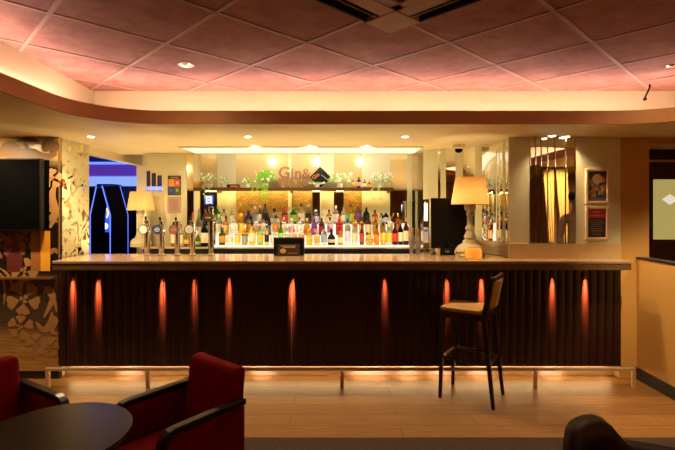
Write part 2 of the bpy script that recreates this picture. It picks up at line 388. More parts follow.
# left decorated wall, bronze mirror with its reflections painted in, and floral decals
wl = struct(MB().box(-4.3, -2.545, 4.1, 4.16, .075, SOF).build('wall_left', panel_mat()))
struct(MB().box(-4.3, -2.545, 4.11, 4.16, 0, .075).build('baseboard_left', M['blackpaint']))
def petal(cx, cz, ang, l, w, n=10, notch=.12):
    pts = []
    for i in range(n + 1):
        t = i / n; a = (t - .5) * 2
        pts.append((t, 1))
    up = []; dn = []
    for i in range(n + 1):
        t = i / n; h = w * math.sin(PI * t ** .75) * (1 + notch * math.sin(7 * t + ang))
        up.append((t * l, h)); dn.append((t * l, -h))
    pts = up + dn[::-1][1:-1]
    ca, sa = math.cos(ang), math.sin(ang)
    return [(cx + x * ca - y * sa, cz + x * sa + y * ca) for x, y in pts]
_lay = [0]
def layer():
    _lay[0] = (_lay[0] + 1) % 40; return 4.0978 - _lay[0] * .00004
def lobed(cx, cz, ang, l, w, rnd):
    # a peony petal: narrow foot, broad scalloped outer edge
    up = [(.08, .10), (.30, .42), (.55, .80), (.74, .98), (.84, .90), (.90, .66), (.98, .52), (1.0, .28), (.94, .10)]
    pts = [(a * l, b * w) for a, b in up] + [(a * l * .97, -b * w * rnd.uniform(.85, 1.05)) for a, b in up[::-1]]
    ca, sa = math.cos(ang), math.sin(ang)
    return [(cx + x * ca - y * sa, cz + x * sa + y * ca) for x, y in pts]
def flower(mb, px, py, r, seed, n=5, Y=4.1):
    rnd = random.Random(seed); c = W(px, py, Y); a0 = rnd.uniform(0, 1)
    for k in range(n):
        a = 2 * PI * k / n + a0; d = r * .24
        mb.prism(lobed(c.x + d * math.cos(a), c.z + d * math.sin(a), a + rnd.uniform(-.15, .15), r * rnd.uniform(.7, .92), r * .44, rnd), layer(), Y - .001, 'y')
    for k in range(3):
        a = 2 * PI * k / 3 + a0; mb.prism(lobed(c.x, c.z, a, r * .26, r * .15, rnd), layer(), Y - .001, 'y')
def ribbon(mb, pts, w, Y=4.099):
    Y0 = layer()
    P = [W(x, y, 4.1) for x, y in pts]; Q = [Vector((p.x, p.z)) for p in P]
    D = []                                             # catmull-rom
    for i in range(len(Q) - 1):
        a, b, c, d = Q[max(i - 1, 0)], Q[i], Q[i + 1], Q[min(i + 2, len(Q) - 1)]
        for k in range(6):
            t = k / 6; D.append(.5 * ((2 * b) + (c - a) * t + (2 * a - 5 * b + 4 * c - d) * t * t + (3 * b - a - 3 * c + d) * t ** 3))
    D.append(Q[-1]); n = len(D); up = []; dn = []
    for i, p in enumerate(D):
        t = (D[min(i + 1, n - 1)] - D[max(i - 1, 0)]).normalized(); h = w * (0.25 + math.sin(PI * i / (n - 1)))
        up.append(p + Vector((-t.y, t.x)) * h); dn.append(p - Vector((-t.y, t.x)) * h)
    for i in range(n - 1):
        mb.hexa([(up[i].x, Y0, up[i].y), (up[i + 1].x, Y0, up[i + 1].y), (dn[i + 1].x, Y0, dn[i + 1].y), (dn[i].x, Y0, dn[i].y)],
                [(up[i].x, Y, up[i].y), (up[i + 1].x, Y, up[i + 1].y), (dn[i + 1].x, Y, dn[i + 1].y), (dn[i].x, Y, dn[i].y)])
fl = MB()
for i, (px, py, r) in enumerate([(24, 299, .155), (20, 327, .115), (24, 270, .12), (36, 345, .10), (52, 178, .09), (-20, 310, .17),
                                 (46, 214, .07), (46, 176, .06), (50, 348, .09)]):
    flower(fl, px, py, r, i)
for pts, w in [([(44, 318), (50, 306), (53, 296), (48, 288), (44, 294)], .022), ([(57, 312), (54, 300), (47, 290), (44, 286)], .016),
               ([(36, 322), (44, 330), (51, 322), (52, 312)], .024), ([(58, 335), (52, 330), (56, 320), (50, 316)], .02),
               ([(4, 304), (5, 290), (3, 278), (-2, 272)], .010), ([(0, 268), (8, 275), (12, 285), (9, 290)], .010),
               ([(36, 258), (40, 248), (44, 240), (38, 232), (34, 234)], .022), ([(40, 262), (48, 254), (55, 250), (57, 254)], .018),
               ([(44, 250), (43, 240), (44, 232), (47, 231)], .014), ([(42, 200), (46, 190), (42, 182)], .012), ([(42, 225), (50, 219), (58, 222)], .016),
               ([(50, 228), (55, 214), (52, 196), (56, 184)], .03), ([(16, 352), (30, 356), (46, 350)], .02), ([(52, 150), (54, 146), (56, 142)], .01)]:
    ribbon(fl, pts, w)
fl.build('floral_decal', M['floral'], wl)
ft = MB()
for pts, w in [([(-6, 156), (6, 153), (18, 156), (30, 154), (44, 157), (57, 154)], .045), ([(0, 151), (10, 148), (22, 153)], .05), ([(25, 154), (27, 147), (24, 143)], .014),
               ([(34, 156), (36, 151), (34, 149)], .012), ([(44, 152), (48, 144), (54, 138)], .04), ([(50, 156), (55, 148), (57, 141)], .03), ([(16, 141), (28, 139), (38, 141)], .015), ([(12, 148), (17, 146), (20, 148)], .012)]: ribbon(ft, pts, w)
o = ft.build('floral_decal', M['floral_dark'], wl); o['label'] = 'dark brown leafy silhouette'
fp = MB()
for i, (px, py, r) in enumerate([(12, 238, .12), (27, 239, .10), (1, 246, .11), (16, 252, .09)]): flower(fp, px, py, r, 40 + i)
o = fp.build('floral_decal', M['floral_pink'], wl); o['label'] = 'dusky pink flower decal'
o = MB().box(WX(-40, 4.1), WX(55, 4.1), 4.05, 4.1, WZ(279, 4.08), WZ(277, 4.08)).build('ledge', M['gold_metal'], wl)
# left return wall: etched mirror panel
wr = struct(MB().box(-2.60, -2.545, 4.161, 4.61, 1.0, SOF).build('wall_left_return', M['etched']))
MB().box(-2.60, -2.545, 4.161, 4.61, 0, 1.0).build('lower_panel', M['cream'], wr)
MB().box(-2.545, -2.538, 4.10, 4.112, 1.1, SOF).build('edge_strip', M['gold_metal'], wr)
# header above the staff opening, far pillar
struct(MB().box(-2.68, -2.60, 4.61, 6.0, 2.125, SOF + .3).build('wall_opening_header', M['cream']))
struct(MB().box(-2.68, -2.28, 6.0, 6.4, 0, SOF + .3).build('wall_pillar', M['cream']))
# back wall
YB = 5.30
XL, XR = WX(146.5, YB), WX(423, YB)
wb = struct(MB().box(XL, XR + .1, YB + .012, YB + .12, 0, 2.205).build('wall_back', M['mosaic']))
def bpanel(px0, px1, kind, z0=1.13, z1=2.204):
    if kind in 'mg': MB().box(WX(px0, YB), WX(px1, YB), YB - .001, YB + .012, z0, z1).build('mirror_panel', M['mirror' if kind == 'm' else 'gold_mirror'], wb)
    else: MB().box(WX(px0, YB), WX(px1, YB), YB - .008, YB + .012, z0, z1).build('cream_panel', M['panel_cream'], wb)
ZS = WZ(189, YB)
for px0, px1, k in [(146.5, 163.4, 'c'), (163.5, 187, 'c'), (194, 200, 'c'), (217.5, 236, 'c'), (288, 291.7, 'c'), (320, 334, 'c'), (362, 390, 'c'), (407, 412, 'c')]: bpanel(px0, px1, k)
for px0, px1 in [(187, 194), (200, 217.5), (236, 288), (291.7, 320), (334, 362), (390, 407), (412, 423)]: bpanel(px0, px1, 'g', ZS)
for px0, px1 in [(187, 194), (200, 217.5), (312.5, 320), (334, 343.5), (390, 407), (412, 423)]: bpanel(px0, px1, 'm', 1.13, ZS - .02)
# panes built in place of a mirrored view of blue windows
wn = struct(MB().box(XL, WX(163.5, YB), YB - 0.016, YB - .008, WZ(192, YB), WZ(191, YB)).build('mirrored_window', M['cream']))
for px in (146.5, 151.5, 157.2, 163): MB().box(WX(px, YB) - .006, WX(px, YB) + .006, YB - 0.018, YB - .008, WZ(191, YB), 2.0).build('mirrored_mullion', M['cream'], wn)
for k, (a, b) in enumerate([(147.2, 151), (152, 156.7), (157.7, 162.6)]):
    MB().box(WX(a, YB), WX(b, YB), YB - 0.014, YB - .008, WZ(191, YB), WZ(171 + k * 2.2, YB)).build('pane', M['navy'], wn)
    MB().box(WX(a, YB), WX(b, YB), YB - 0.016, YB - .010, WZ(190.5, YB), WZ(186.5, YB)).build('mirrored_lit_pane', M['blue_bright'], wn)
# curved right return
crv = [(1.562, 4.10), (1.562, 4.36), (1.50, 4.56), (1.36, 4.74), (1.13, 4.90), (.86, 5.12), (.70, 5.25), (.60, 5.30)]
dense = []
for i in range(len(crv) - 1):
    a, b, c, d = [Vector(crv[j]) for j in (max(i - 1, 0), i, i + 1, min(i + 2, len(crv) - 1))]
    for k in range(16):
        t = k / 16; dense.append(.5 * ((2 * b) + (c - a) * t + (2 * a - 5 * b + 4 * c - d) * t * t + (3 * b - a - 3 * c + d) * t ** 3))
dense.append(Vector(crv[-1]))
pxs = [CX + F * p.x / p.y for p in dense]
def seg(p0, p1):                                 # curve piece between two picture columns (p0 > p1)
    def at(p):
        for i in range(len(pxs) - 1):
            if pxs[i] >= p >= pxs[i + 1]: return dense[i].lerp(dense[i + 1], (pxs[i] - p) / max(1e-6, pxs[i] - pxs[i + 1]))
        return dense[0] if p > pxs[0] else dense[-1]
    return [at(p0)] + [q for q, x in zip(dense, pxs) if p1 < x < p0] + [at(p1)]
wc = struct(MB().strip([(p.x, p.y) for p in seg(508, 423.2)], 1.102, 1.235, th=-.04).build('wall_curved', M['gold_metal']))
for p0, p1, k in [(508, 505.5, 'm'), (505.5, 502.5, 'c'), (502.5, 482, 'm'), (482, 475, 'c'), (475, 463, 'm'), (463, 455.5, 'c'), (455.5, 446, 'm'),
                  (446, 440.5, 'c'), (440.5, 438, 'm'), (438, 423.2, 'c')]:
    q = [(p.x, p.y) for p in seg(p0, p1)]
    MB().strip(q, 1.236, SOF - .001, th=-.04).build('mirror_panel' if k == 'm' else 'cream_panel', M['mirror'] if k == 'm' else M['panel_cream'], wc)
# right front wall with mirror strips and its metal plinth
YR = 4.10
wf = struct(MB().box(1.605, 2.58, YR + .02, YR + .12, 1.02, SOF).build('wall_right_front', M['panel_cream']))
MB().box(1.562, WX(529.5, YR), YR, YR + .02, 1.235, SOF - .001).build('cream_panel', M['panel_cream'], wf)
MB().box(WX(575.8, YR), 2.58, YR, YR + .02, 1.235, SOF - .001).build('cream_panel', M['panel_cream'], wf)
MB().box(1.562, 2.58, YR - .012, YR + .02, 1.0, 1.235).build('metal_plinth', M['gold_satin'], wf)
ed = [530, 535.4, 541, 547.5, 554.7, 565.3, 575.5]
for a, b in zip(ed, ed[1:]):
    MB().box(WX(a, YR) + .003, WX(b, YR) - .003, YR - .004, YR + .02, 1.237, SOF - .002).build('mirror_panel', M['mirror'], wf, bevel=.004, seg=1)
# ochre wall, low wall, door behind
struct(MB().box(2.585, 2.86, 4.13, 4.25, 0, SOF + .0).build('wall_right', M['orange_wall']))
struct(MB().box(2.86, 4.3, 4.13, 4.25, 2.14, SOF).build('wall_right_lintel', M['orange_wall']))
lw = struct(MB().box(2.745, 2.84, 1.4, 4.128, 0, 1.095).build('wall_low', M['orange_wall']))
MB().box(2.74, 2.845, 1.4, 4.128, 1.095, 1.11).build('wall_cap', M['blackpaint'], lw)
struct(MB().box(2.725, 2.745, 1.4, 4.125, 0, .10).build('baseboard_right', M['blackpaint']))
YD = 4.9
d1 = struct(MB().box(3.0, 4.3, YD, YD + .06, 0, 2.13).build('door_1', M['door_wood']))
MB().box(WX(652.5, YD), WX(688, YD), YD - .012, YD + .0, WZ(239.4, YD), WZ(179.5, YD)).build('frosted_pane', M['frost'], d1)
cc = W(669, 199.5, YD); o = MB().prism([(cc.x - .085, cc.z), (cc.x, cc.z - .058), (cc.x + .085, cc.z), (cc.x, cc.z + .058)], YD - .016, YD - .012, 'y').build('diamond_mark', emis('lit_diamond', (.9, .85, .7), .42), d1)
MB().box(3.0, 4.3, YD - .02, YD, 2.06, 2.085).build('top_rail', M['gold_metal'], d1)
for x in (WX(650, YD), WX(690, YD)): MB().box(x - .02, x + .02, YD - .02, YD, WZ(241, YD), WZ(178, YD)).build('pane_bead', M['darkwood'], d1)
struct(MB().box(4.3, 4.36, -3.6, 5.4, 0, SOF).build('wall_far_right', M['orange_wall']))
struct(MB().box(2.58, 4.3, YD + .06, YD + .12, 0, SOF).build('wall_door', M['door_wood']))
struct(MB().box(-4.36, -4.3, -3.6, 4.2, 0, SOF).build('wall_far_left', M['orange_wall']))
struct(MB().box(-4.36, 4.36, -3.66, -3.6, 0, SOF).build('wall_rear', M['orange_wall']))
# glowing panel added in place of white light on the rear soffit
lp = thing('soffit_glow_panel', 'glowing panel standing in for white light on the soffit above the bottles', 'glow panel', (0, 0, 0))
MB().box(WX(188, 5.0), WX(418, 5.0), 4.74, 5.27, SOF - .006, SOF - .001).build('soffit_glow_face', M['soffit_glow'], lp)
fr = MB(); fr.box(WX(188, 5.0) - .01, WX(418, 5.0) + .01, 4.72, 4.74, SOF - .012, SOF - .0005); fr.build('soffit_glow_edge', M['cream'], lp)

# ================================================================== GAME ROOM behind the opening
YG = 8.0
gw = struct(MB().box(-6, -2.3, YG + .05, YG + .1, 0, 2.6).build('wall_game_room', M['navy']))
gb = thing('wall_sign_lightbox', 'purple fascia with blue neon lines and pale blue glowing band beyond the opening', 'illuminated sign', (0, 0, 0))
MB().box(-6, -2.6, YG - .1, YG + .049, WZ(176, YG), WZ(165, YG)).build('purple_board', M['purple'], gb)
MB().box(-6, -2.6, YG - .12, YG + .04, WZ(165, YG), WZ(162.6, YG)).build('neon_line', M['blue_line'], gb)
MB().box(-6, -2.6, YG - .14, YG + .045, WZ(186, YG), WZ(177, YG)).build('light_band', M['blue_bright'], gb)
struct(MB().box(-6, -2.3, 4.62, YG, 2.52, 2.56).build('ceiling_game_room', M['navy']))
struct(MB().box(-6.06, -6, 4.2, YG, 0, 2.56).build('wall_game_left', M['navy']))
struct(MB().box(-2.3, -2.24, 6.4, YG, 0, 2.56).build('wall_game_right', M['navy']))
struct(MB().box(-6, -4.3, 4.2, 4.25, 0, 2.56).build('wall_game_front', M['navy']))
def arcade(name, pl, pr, py0, Y, lab, lean):
    r = thing(name, lab, 'arcade machine', (WX((pl + pr) / 2, Y), Y, 0), 0, 'tall dark game machines')
    w = (pr - pl) * Y / F / 2; h = WZ(py0, Y); k = WZ(215, Y); e = lean * Y / F
    poly = [(-w, 0), (w, 0), (w, k), (w + e, h), (-w + e, h), (-w, k)]
    MB().prism(poly, -.05, .35, 'y').build('cabinet', M['black'], r, bevel=.01)
    tb = MB()
    if lean < 0: tb.tube([(-w, -.06, .3), (-w, -.06, k), (-w + e, -.06, h)], .008, 8)
    tb.tube([(w, -.06, .5), (w, -.06, k), (w + e, -.06, h)], .007 if lean > 0 else .004, 8)
    tb.build('neon_edge', M['blue_line'], r)
    return r
arcade('game_machine', 112.3, 130, 186, 6.4, 'dark leaning game machine with blue neon edges, right of the blue screen', -8)
arcade('game_machine', 76, 92.5, 187, 6.3, 'dark game machine with blue neon edge, left of the blue screen', 6)
gs = thing('game_screen', 'blue lit game screen with yellow crescent between two dark machines', 'game screen', (WX(104, 7.2), 7.2, 0))
MB().box(-.13, .13, 0, .3, 0, 1.02).build('stand', M['black'], gs)
MB().box(-.10, .16, -.03, .25, 1.02, 1.95).build('casing', M['black'], gs)
MB().box(-.05, .13, -.04, -.03, WZ(232, 7.2), WZ(200, 7.2)).build('screen', M['blue_screen'], gs)
cr_ = [(math.cos(a) * .07, math.sin(a) * .1) for a in [math.radians(t) for t in range(-60, 121, 12)]] + [(math.cos(a) * .045 - .02 + .015, math.sin(a) * .085) for a in [math.radians(t) for t in range(110, -51, -12)]]
MB().prism([(x + .03, z + WZ(213, 7.2)) for x, z in cr_], -.046, -.041, 'y').build('crescent', M['yellow_glow'], gs)
MB().lathe([(.0, -.005), (.05, -.004), (.05, .004), (0, .005)], (0, 0, 0), 16).build('cloud_shape', M['white_glow'], gs, loc=(.04, -.044, WZ(226, 7.2))).rotation_euler = (PI / 2, 0, 0)
MB().box(-.10, -.04, -.045, -.035, WZ(240, 7.2), WZ(238.5, 7.2)).build('red_light', M['red_led'], gs)
point('game_room_glow', (-3.6, 6.9, 2.0), 10, (0.12, 0.2, 1.0), .3)
point('game_room_glow', (-3.4, 5.6, 2.3), 3, (0.2, 0.15, 1.0), .2)

# ================================================================== BAR COUNTER
bar = thing('bar_counter', 'long bar counter with polished brown top and dark red slatted front', 'bar counter', (0, 4.1, 0))
def B(x, y, z): return (x, y - 4.1, z)
tp = MB(); topoly = [(-2.468, 3.89), (2.545, 3.89), (2.545, 4.085), (1.55, 4.085), (1.55, 4.36), (1.48, 4.56), (1.33, 4.72), (.9, 4.72), (.8, 4.52), (-2.5, 4.52), (-2.5, 4.09), (-2.468, 4.09)]
tp.prism([(x, y - 4.1) for x, y in topoly], 1.075, 1.10).build('countertop', M['countertop'], bar, bevel=.004)
MB().box(-2.468, 2.545, -.205, .0 - .012, 1.02, 1.075).build('counter_edge', M['counteredge'], bar, bevel=.003)
sl = MB(); n = 70; X0, X1 = -2.54, 2.585; pit = (X1 - X0) / n
for i in range(n):
    a = X0 + i * pit; g = .003; pr = []
    for k in range(9):
        t = k / 8; pr.append((a + g + (pit - 2 * g) * t, -.005 * math.sin(PI * t) ** .6))
    sl.prism([(a + g, .02)] + pr + [(a + pit - g, .02)], .125, 1.018)
sl.build('slatted_front', M['slat'], bar, smooth='auto')
MB().box(X0, X1, .02, .06, .12, 1.06).build('backing_board', M['blackpaint'], bar)
MB().box(X0, X1, .10, .14, 0, .12).build('plinth', M['plinth'], bar)
MB().box(X0, X1, -.01, .14, .120, .126).build('bottom_rail', M['blackpaint'], bar)
MB().box(X0, X1, .38, .42, 0, 1.07).build('staff_side', M['blackpaint'], bar)
lpm = MB().box(X0 + .05, X1 - .05, .07, .085, .107, .118).build('plinth_light', M['led_plinth'], bar)
# foot rail
ry = 3.9; frl = thing('foot_rail', 'long low brass foot rail along the base of the bar', 'foot rail', (0, ry, 0))
xl, xr = WX(46, ry), WX(635, ry)
MB().box(xl, xr, -.015, .015, .150, .174).build('rail', M['brass'], frl, bevel=.003)
for px in (46, 148, 342, 535, 633.5):
    x = WX(px, ry) + (.016 if px == 46 else 0); MB().box(x - .015, x + .015, -.014, .014, 0, .1495).build('post', M['brass'], frl, bevel=.003)

# ================================================================== STOOL
def stool():
    f = Vector((-.846, .532)); rz = math.atan2(.846, .532)
    r = thing('bar_stool', 'dark wooden bar stool with tan leather seat standing at the bar', 'bar stool', (1.09, 3.745, 0), rz)
    w, d = .155, .165
    def leg(sx, front):
        sy = 1 if front else -1; t = .020
        top = Vector((sx * w, sy * d, .69)); bot = Vector((sx * (w + .012), sy * d + (.02 if front else -.075), 0))
        mb = MB()
        q = lambda c, k: [(c.x - k, c.y - k, c.z), (c.x + k, c.y - k, c.z), (c.x + k, c.y + k, c.z), (c.x - k, c.y + k, c.z)]
        mb.hexa(q(bot, .013), q(top, t)); return mb
    for sx in (-1, 1):
        for fr in (True, False): leg(sx, fr).build('leg', M['darkwood'], r, bevel=.004)
    for sx in (-1, 1):
        a = Vector((sx * w, -d, .69)); b = Vector((sx * w, -d - .03, .85)); c = Vector((sx * w, -d - .065, 1.02)); mb = MB()
        q = lambda c, k: [(c.x - k, c.y - k, c.z), (c.x + k, c.y - k, c.z), (c.x + k, c.y + k, c.z), (c.x - k, c.y + k, c.z)]
        mb.hexa(q(a, .0195), q(b, .018)); mb.hexa(q(b, .018), q(c, .014)); mb.build('back_post', M['darkwood'], r, bevel=.003)
    MB().box(-w - .02, w + .02, -d - .018, d + .02, .665, .72).build('seat_frame', M['darkwood'], r, bevel=.006)
    s = MB(); s.box(-w - .022, w + .022, -d + .02, d + .022, .7205, .752)
    s.build('seat', M['leather'], r, bevel=.010, seg=4, smooth=True)
    bk = MB(); n = 8; w2 = w - .006
    for z0, z1, y0, y1 in [(.765, .98, -d - .012, -d - .055)]:
        F1 = []; 
        for i in range(n + 1):
            x = -w2 + 2 * w2 * i / n; cv = -.022 * (1 - (x / w2) ** 2); F1.append((x, cv))
        for i in range(n):
            (xa, ca), (xb, cb) = F1[i], F1[i + 1]
            bk.hexa([(xa, y0 + ca, z0), (xb, y0 + cb, z0), (xb, y0 + cb - .026, z0), (xa, y0 + ca - .026, z0)],
                    [(xa, y1 + ca, z1), (xb, y1 + cb, z1), (xb, y1 + cb - .026, z1), (xa, y1 + ca - .026, z1)])
    bmesh.ops.remove_doubles(bk.b, verts=bk.b.verts, dist=1e-5)
    bk.build('backrest', M['leather'], r, smooth='auto')
    tr = MB(); pts = [(-w2 - .02 + 2 * (w2 + .02) * i / 12, -d - .068 - .022 * (1 - ((i - 6) / 6) ** 2), .998 + .012 * (1 - ((i - 6) / 6) ** 2)) for i in range(13)]
    tr.tube(pts, .02, 8, flat=(.7, 1.1)); tr.build('top_rail', M['darkwood'], r, smooth=True)
    fy = d + .011; ryy = -d - .042
    for sx in (-1, 1): MB().tube([(sx * (w + .006), ryy, .335), (sx * (w + .006), fy, .335)], .011, 8, flat=(.8, 1.2)).build('side_stretcher', M['darkwood'], r)
    MB().tube([(-w, fy, .33), (w, fy, .33)], .012, 8).build('footrest', M['brass'], r)
    MB().tube([(-w, ryy, .335), (w, ryy, .335)], .011, 8).build('rear_stretcher', M['darkwood'], r)
    return r
stool()

# ================================================================== ARMCHAIRS, TABLE
def armchair(loc, rz, lab):
    r = thing('armchair', lab, 'armchair', loc, rz, 'red velvet armchairs')
    hw = .20
    MB().box(-hw + .03, hw - .03, -.20, .21, .24, .40).build('seat', M['velvet'], r, bevel=.035, seg=4, smooth=True)
    # backrest, leaning back, rounded
    bk = MB(); bk.hexa([(-hw - .005, -.27, .24), (hw + .005, -.27, .24), (hw + .005, -.16, .24), (-hw - .005, -.16, .24)],
                       [(-hw - .005, -.315, .735), (hw + .005, -.315, .735), (hw + .005, -.225, .735), (-hw - .005, -.225, .735)])
    bk.build('backrest', M['velvet'], r, bevel=.03, seg=4, smooth=True)
    for sx in (-1, 1):
        xa = sx * (hw + .008); xi, xo = min(xa, sx * (hw + .040)), max(xa, sx * (hw + .040))
        MB().prism([(-.27, .16), (.163, .16), (.155, .475), (.14, .535), (.10, .552), (-.27, .558)], xi, xo, 'x').build('side_panel', M['velvet'], r, bevel=.008)
        xi, xo = min(sx * (hw + .002), sx * (hw + .046)), max(sx * (hw + .002), sx * (hw + .046))
        out_ = [(-.275, .592), (.11, .585), (.145, .578), (.168, .562), (.182, .535), (.192, .48), (.205, .0)]
        in_ = [(-.275, .562), (.105, .556), (.13, .550), (.145, .54), (.153, .522), (.160, .478), (.170, .0)]
        MB().prism(out_ + in_[::-1], xi, xo, 'x').build('arm_rail', M['darkwood'], r, bevel=.005)
        q = lambda c, k: [(c[0] - k, c[1] - k, c[2]), (c[0] + k, c[1] - k, c[2]), (c[0] + k, c[1] + k, c[2]), (c[0] - k, c[1] + k, c[2])]
        MB().hexa(q((sx * hw, -.30, 0), .016), q((sx * hw, -.23, .24), .022)).build('leg', M['darkwood'], r)
    MB().box(-hw, hw, -.2, .16, .16, .24).build('seat_base', M['darkwood'], r, bevel=.01)
    return r
armchair((-.825, 2.225, 0), math.radians(139.8), 'red velvet armchair with dark wooden arms, right of the round table')
armchair((-1.665, 2.21, 0), math.radians(-119.4), 'red velvet armchair with dark wooden arms behind the round table at far left')
tb = thing('round_table', 'small round dark wood table between the red armchairs', 'table', (-1.144, 1.80, 0))
MB().lathe([(0, .618), (.285, .618), (.298, .626), (.300, .640), (.296, .650), (0, .650)], (0, 0, 0), 72).build('tabletop', M['tablewood'], tb, smooth='auto')
MB().lathe([(.03, .02), (.03, .56), (.10, .60), (.10, .617)], (0, 0, 0), 24).build('pedestal', M['blackpaint'], tb, smooth='auto')
MB().lathe([(0, 0), (.2, 0), (.2, .01), (.05, .022), (0, .022)], (0, 0, 0), 40).build('foot', M['blackpaint'], tb, smooth='auto')
# black tub chair lower right
def tub():
    r = thing('tub_chair', 'black leather chair with rounded back at the lower right', 'armchair', (1.035, 1.355, 0), math.radians(-146))
    sh = MB(); n = 28; R = .27; inner = []; outr = []
    rows = 8; G = []
    for i in range(n + 1):
        a = -2.0 + 4.0 * i / n; t = abs(a) / 2.0
        h = (.69 if a < 0 else .60) + (.11 if a < 0 else .20) * (1 - max(0, (t - .08) / .22) ** 2) ** .5 if t < .30 else (.69 if a < 0 else .60)
        col = []
        for j in range(rows + 1):
            z = .30 + (h - .30) * j / rows; rr = R + .05 * j / rows
            col.append((math.sin(a) * rr, -math.cos(a) * rr, z))
        G.append(col)
    vo = [[sh.b.verts.new(p) for p in c] for c in G]
    vi = [[sh.b.verts.new((p[0] * .84, p[1] * .84, p[2] - (.012 if j == rows else 0))) for j, p in enumerate(c)] for c in G]
    for i in range(n):
        for j in range(rows):
            sh.b.faces.new((vo[i][j], vo[i + 1][j], vo[i + 1][j + 1], vo[i][j + 1])); sh.b.faces.new((vi[i + 1][j], vi[i][j], vi[i][j + 1], vi[i + 1][j + 1]))
        sh.b.faces.new((vo[i][rows], vo[i + 1][rows], vi[i + 1][rows], vi[i][rows])); sh.b.faces.new((vo[i + 1][0], vo[i][0], vi[i][0], vi[i + 1][0]))
    for i in (0, n):
        for j in range(rows): sh.b.faces.new((vo[i][j], vo[i][j + 1], vi[i][j + 1], vi[i][j]))
    sh.build('backrest', M['blackleather'], r, smooth=True)
    MB().lathe([(0, .30), (.21, .30), (.225, .33), (.225, .42), (.20, .45), (0, .455)], (0, .02, 0), 32).build('seat', M['blackleather'], r, smooth=True)
    MB().lathe([(.20, .22), (.24, .26), (.24, .30), (0, .30)], (0, 0, 0), 32).build('seat_base', M['blackpaint'], r)
    for sx in (-1, 1):
        for sy in (-1, 1): MB().tube([(sx * .17, sy * .17, 0), (sx * .14, sy * .14, .24)], [.012, .018], 10).build('leg', M['darkwood'], r)
tub()

# ================================================================== TV
tv = thing('television', 'black flat television on the floral mirrored wall at the left', 'television', (WX(8, 4.0), 4.0, 1.68))
a, b = WX(-32, 4.0) - WX(8, 4.0), WX(40.8, 4.0) - WX(8, 4.0)
z0_, z1_ = WZ(231, 4.0) - 1.68, WZ(158.3, 4.0) - 1.68
MB().box(a, b, 0, .05, z0_, z1_).build('casing', M['black'], tv, bevel=.006)
MB().box(a + .012, b - .012, -.003, .0, z0_ + .02, z1_ - .012).build('screen', M['screen'], tv)
MB().box(a + .3, b - .3, .05, .092, -.1, .1).build('wall_bracket', M['black'], tv)
MB().box(WX(41, 4.1), WX(50.2, 4.1), 4.094, 4.1, WZ(271, 4.1), WZ(231, 4.1)).build('amber_reflection', paint((.75, .33, .03), 'amber_reflection_paint', .3), wl)  # painted reflection of something lit orange in the room
MB().box(WX(31, 4.1), WX(41, 4.1), 4.096, 4.1, WZ(271, 4.1), WZ(231, 4.1)).build('copper_reflection', paint((.32, .12, .03), 'copper_reflection', .3), wl)  # dimmer part of the same orange reflection, as flat colour
MB().box(WX(7, 4.1), WX(22.5, 4.1), 4.097, 4.1, WZ(272, 4.1), WZ(231, 4.1)).build('red_reflection', paint((.12, .025, .02), 'red_strip', .3), wl)  # red reflection painted on the panel below the television
bs = MB().box(WX(41.5, 4.1), WX(49.5, 4.1), 4.092, 4.1, WZ(230, 4.1), WZ(160, 4.1)).build('dark_strip', M['screen'], wl)

# ================================================================== DOWNLIGHTS, CEILING FITTINGS
GOLD = (1.0, 0.75, 0.44)
def downlight(x, y, z, lab, lit=True, r=.042, group='soffit downlights'):
    o = thing('downlight', lab, 'ceiling light', (x, y, z), 0, group)
    MB().lathe([(r * .72, -.002), (r, -.004), (r, .0), (r * .72, .0)], (0, 0, 0), 20).build('trim_ring', M['chrome'], o, smooth='auto')
    MB().lathe([(0, -.011), (r * .4, -.0095), (r * .72, -.004), (r * .72, 0), (0, .0)], (0, 0, 0), 20).build('lens', M['lens'] if lit else M['chrome'], o)
    return o
names = ['above the etched mirror at the far left', 'above the left half of the bar', 'above the right half of the bar', 'above the mirror strips at the right end', 'right of its twin, above the mirror strips']
for px, nm in zip((91, 248, 405, 552, 566), names):
    Y = 4.07 if px != 552 else 4.02; x = WX(px, Y); downlight(x, Y, SOF - .0005, 'bright round downlight in the soffit ' + nm)
    spot('downlight_beam', (x, Y, SOF - .02), (x, Y - .18, 0), {552: 14, 566: 26}.get(px, 46), GOLD, 115, .8, .03)
for px, nm in zip((254, 310, 367), ('leftmost', 'middle', 'rightmost')):
    spot('back_bar_beam', (WX(px, 4.64), 4.635, SOF - .03), (WX(px, 4.64), 5.3, 1.75), 7, (1, .88, .68), 120, .8, .02)
    downlight(WX(px, 4.64), 4.635, SOF - .0005, nm + ' of three tiny downlights in front of the white ceiling panel', True, .022, 'tiny back bar downlights')
downlight(WX(186, 3.1), 3.10, CEIL - .0045, 'round chrome downlight set in a red ceiling tile at the left', False, .055, 'chrome tile downlights')
downlight(WX(672, 3.12), 3.12, CEIL - .0045, 'round chrome downlight set in a red ceiling tile at the far right', False, .05, 'chrome tile downlights')
hk = thing('hanging_cable', 'short black cable hook hanging from the red ceiling at the right', 'cable', W(647.5, 82, 3.6))
p = [(.02, 0, .075), (.015, 0, .04), (.0, 0, .01), (-.015, 0, -.02), (-.02, 0, -.04)]
MB().tube(p, .007, 8).build('cord', M['black'], hk, smooth=True)
MB().lathe([(0, -.014), (.012, -.01), (.014, 0), (.01, .012), (0, .014)], (-.02, 0, -.045), 12).build('plug', M['black'], hk, smooth=True)
hk.location.z = CEIL - .076
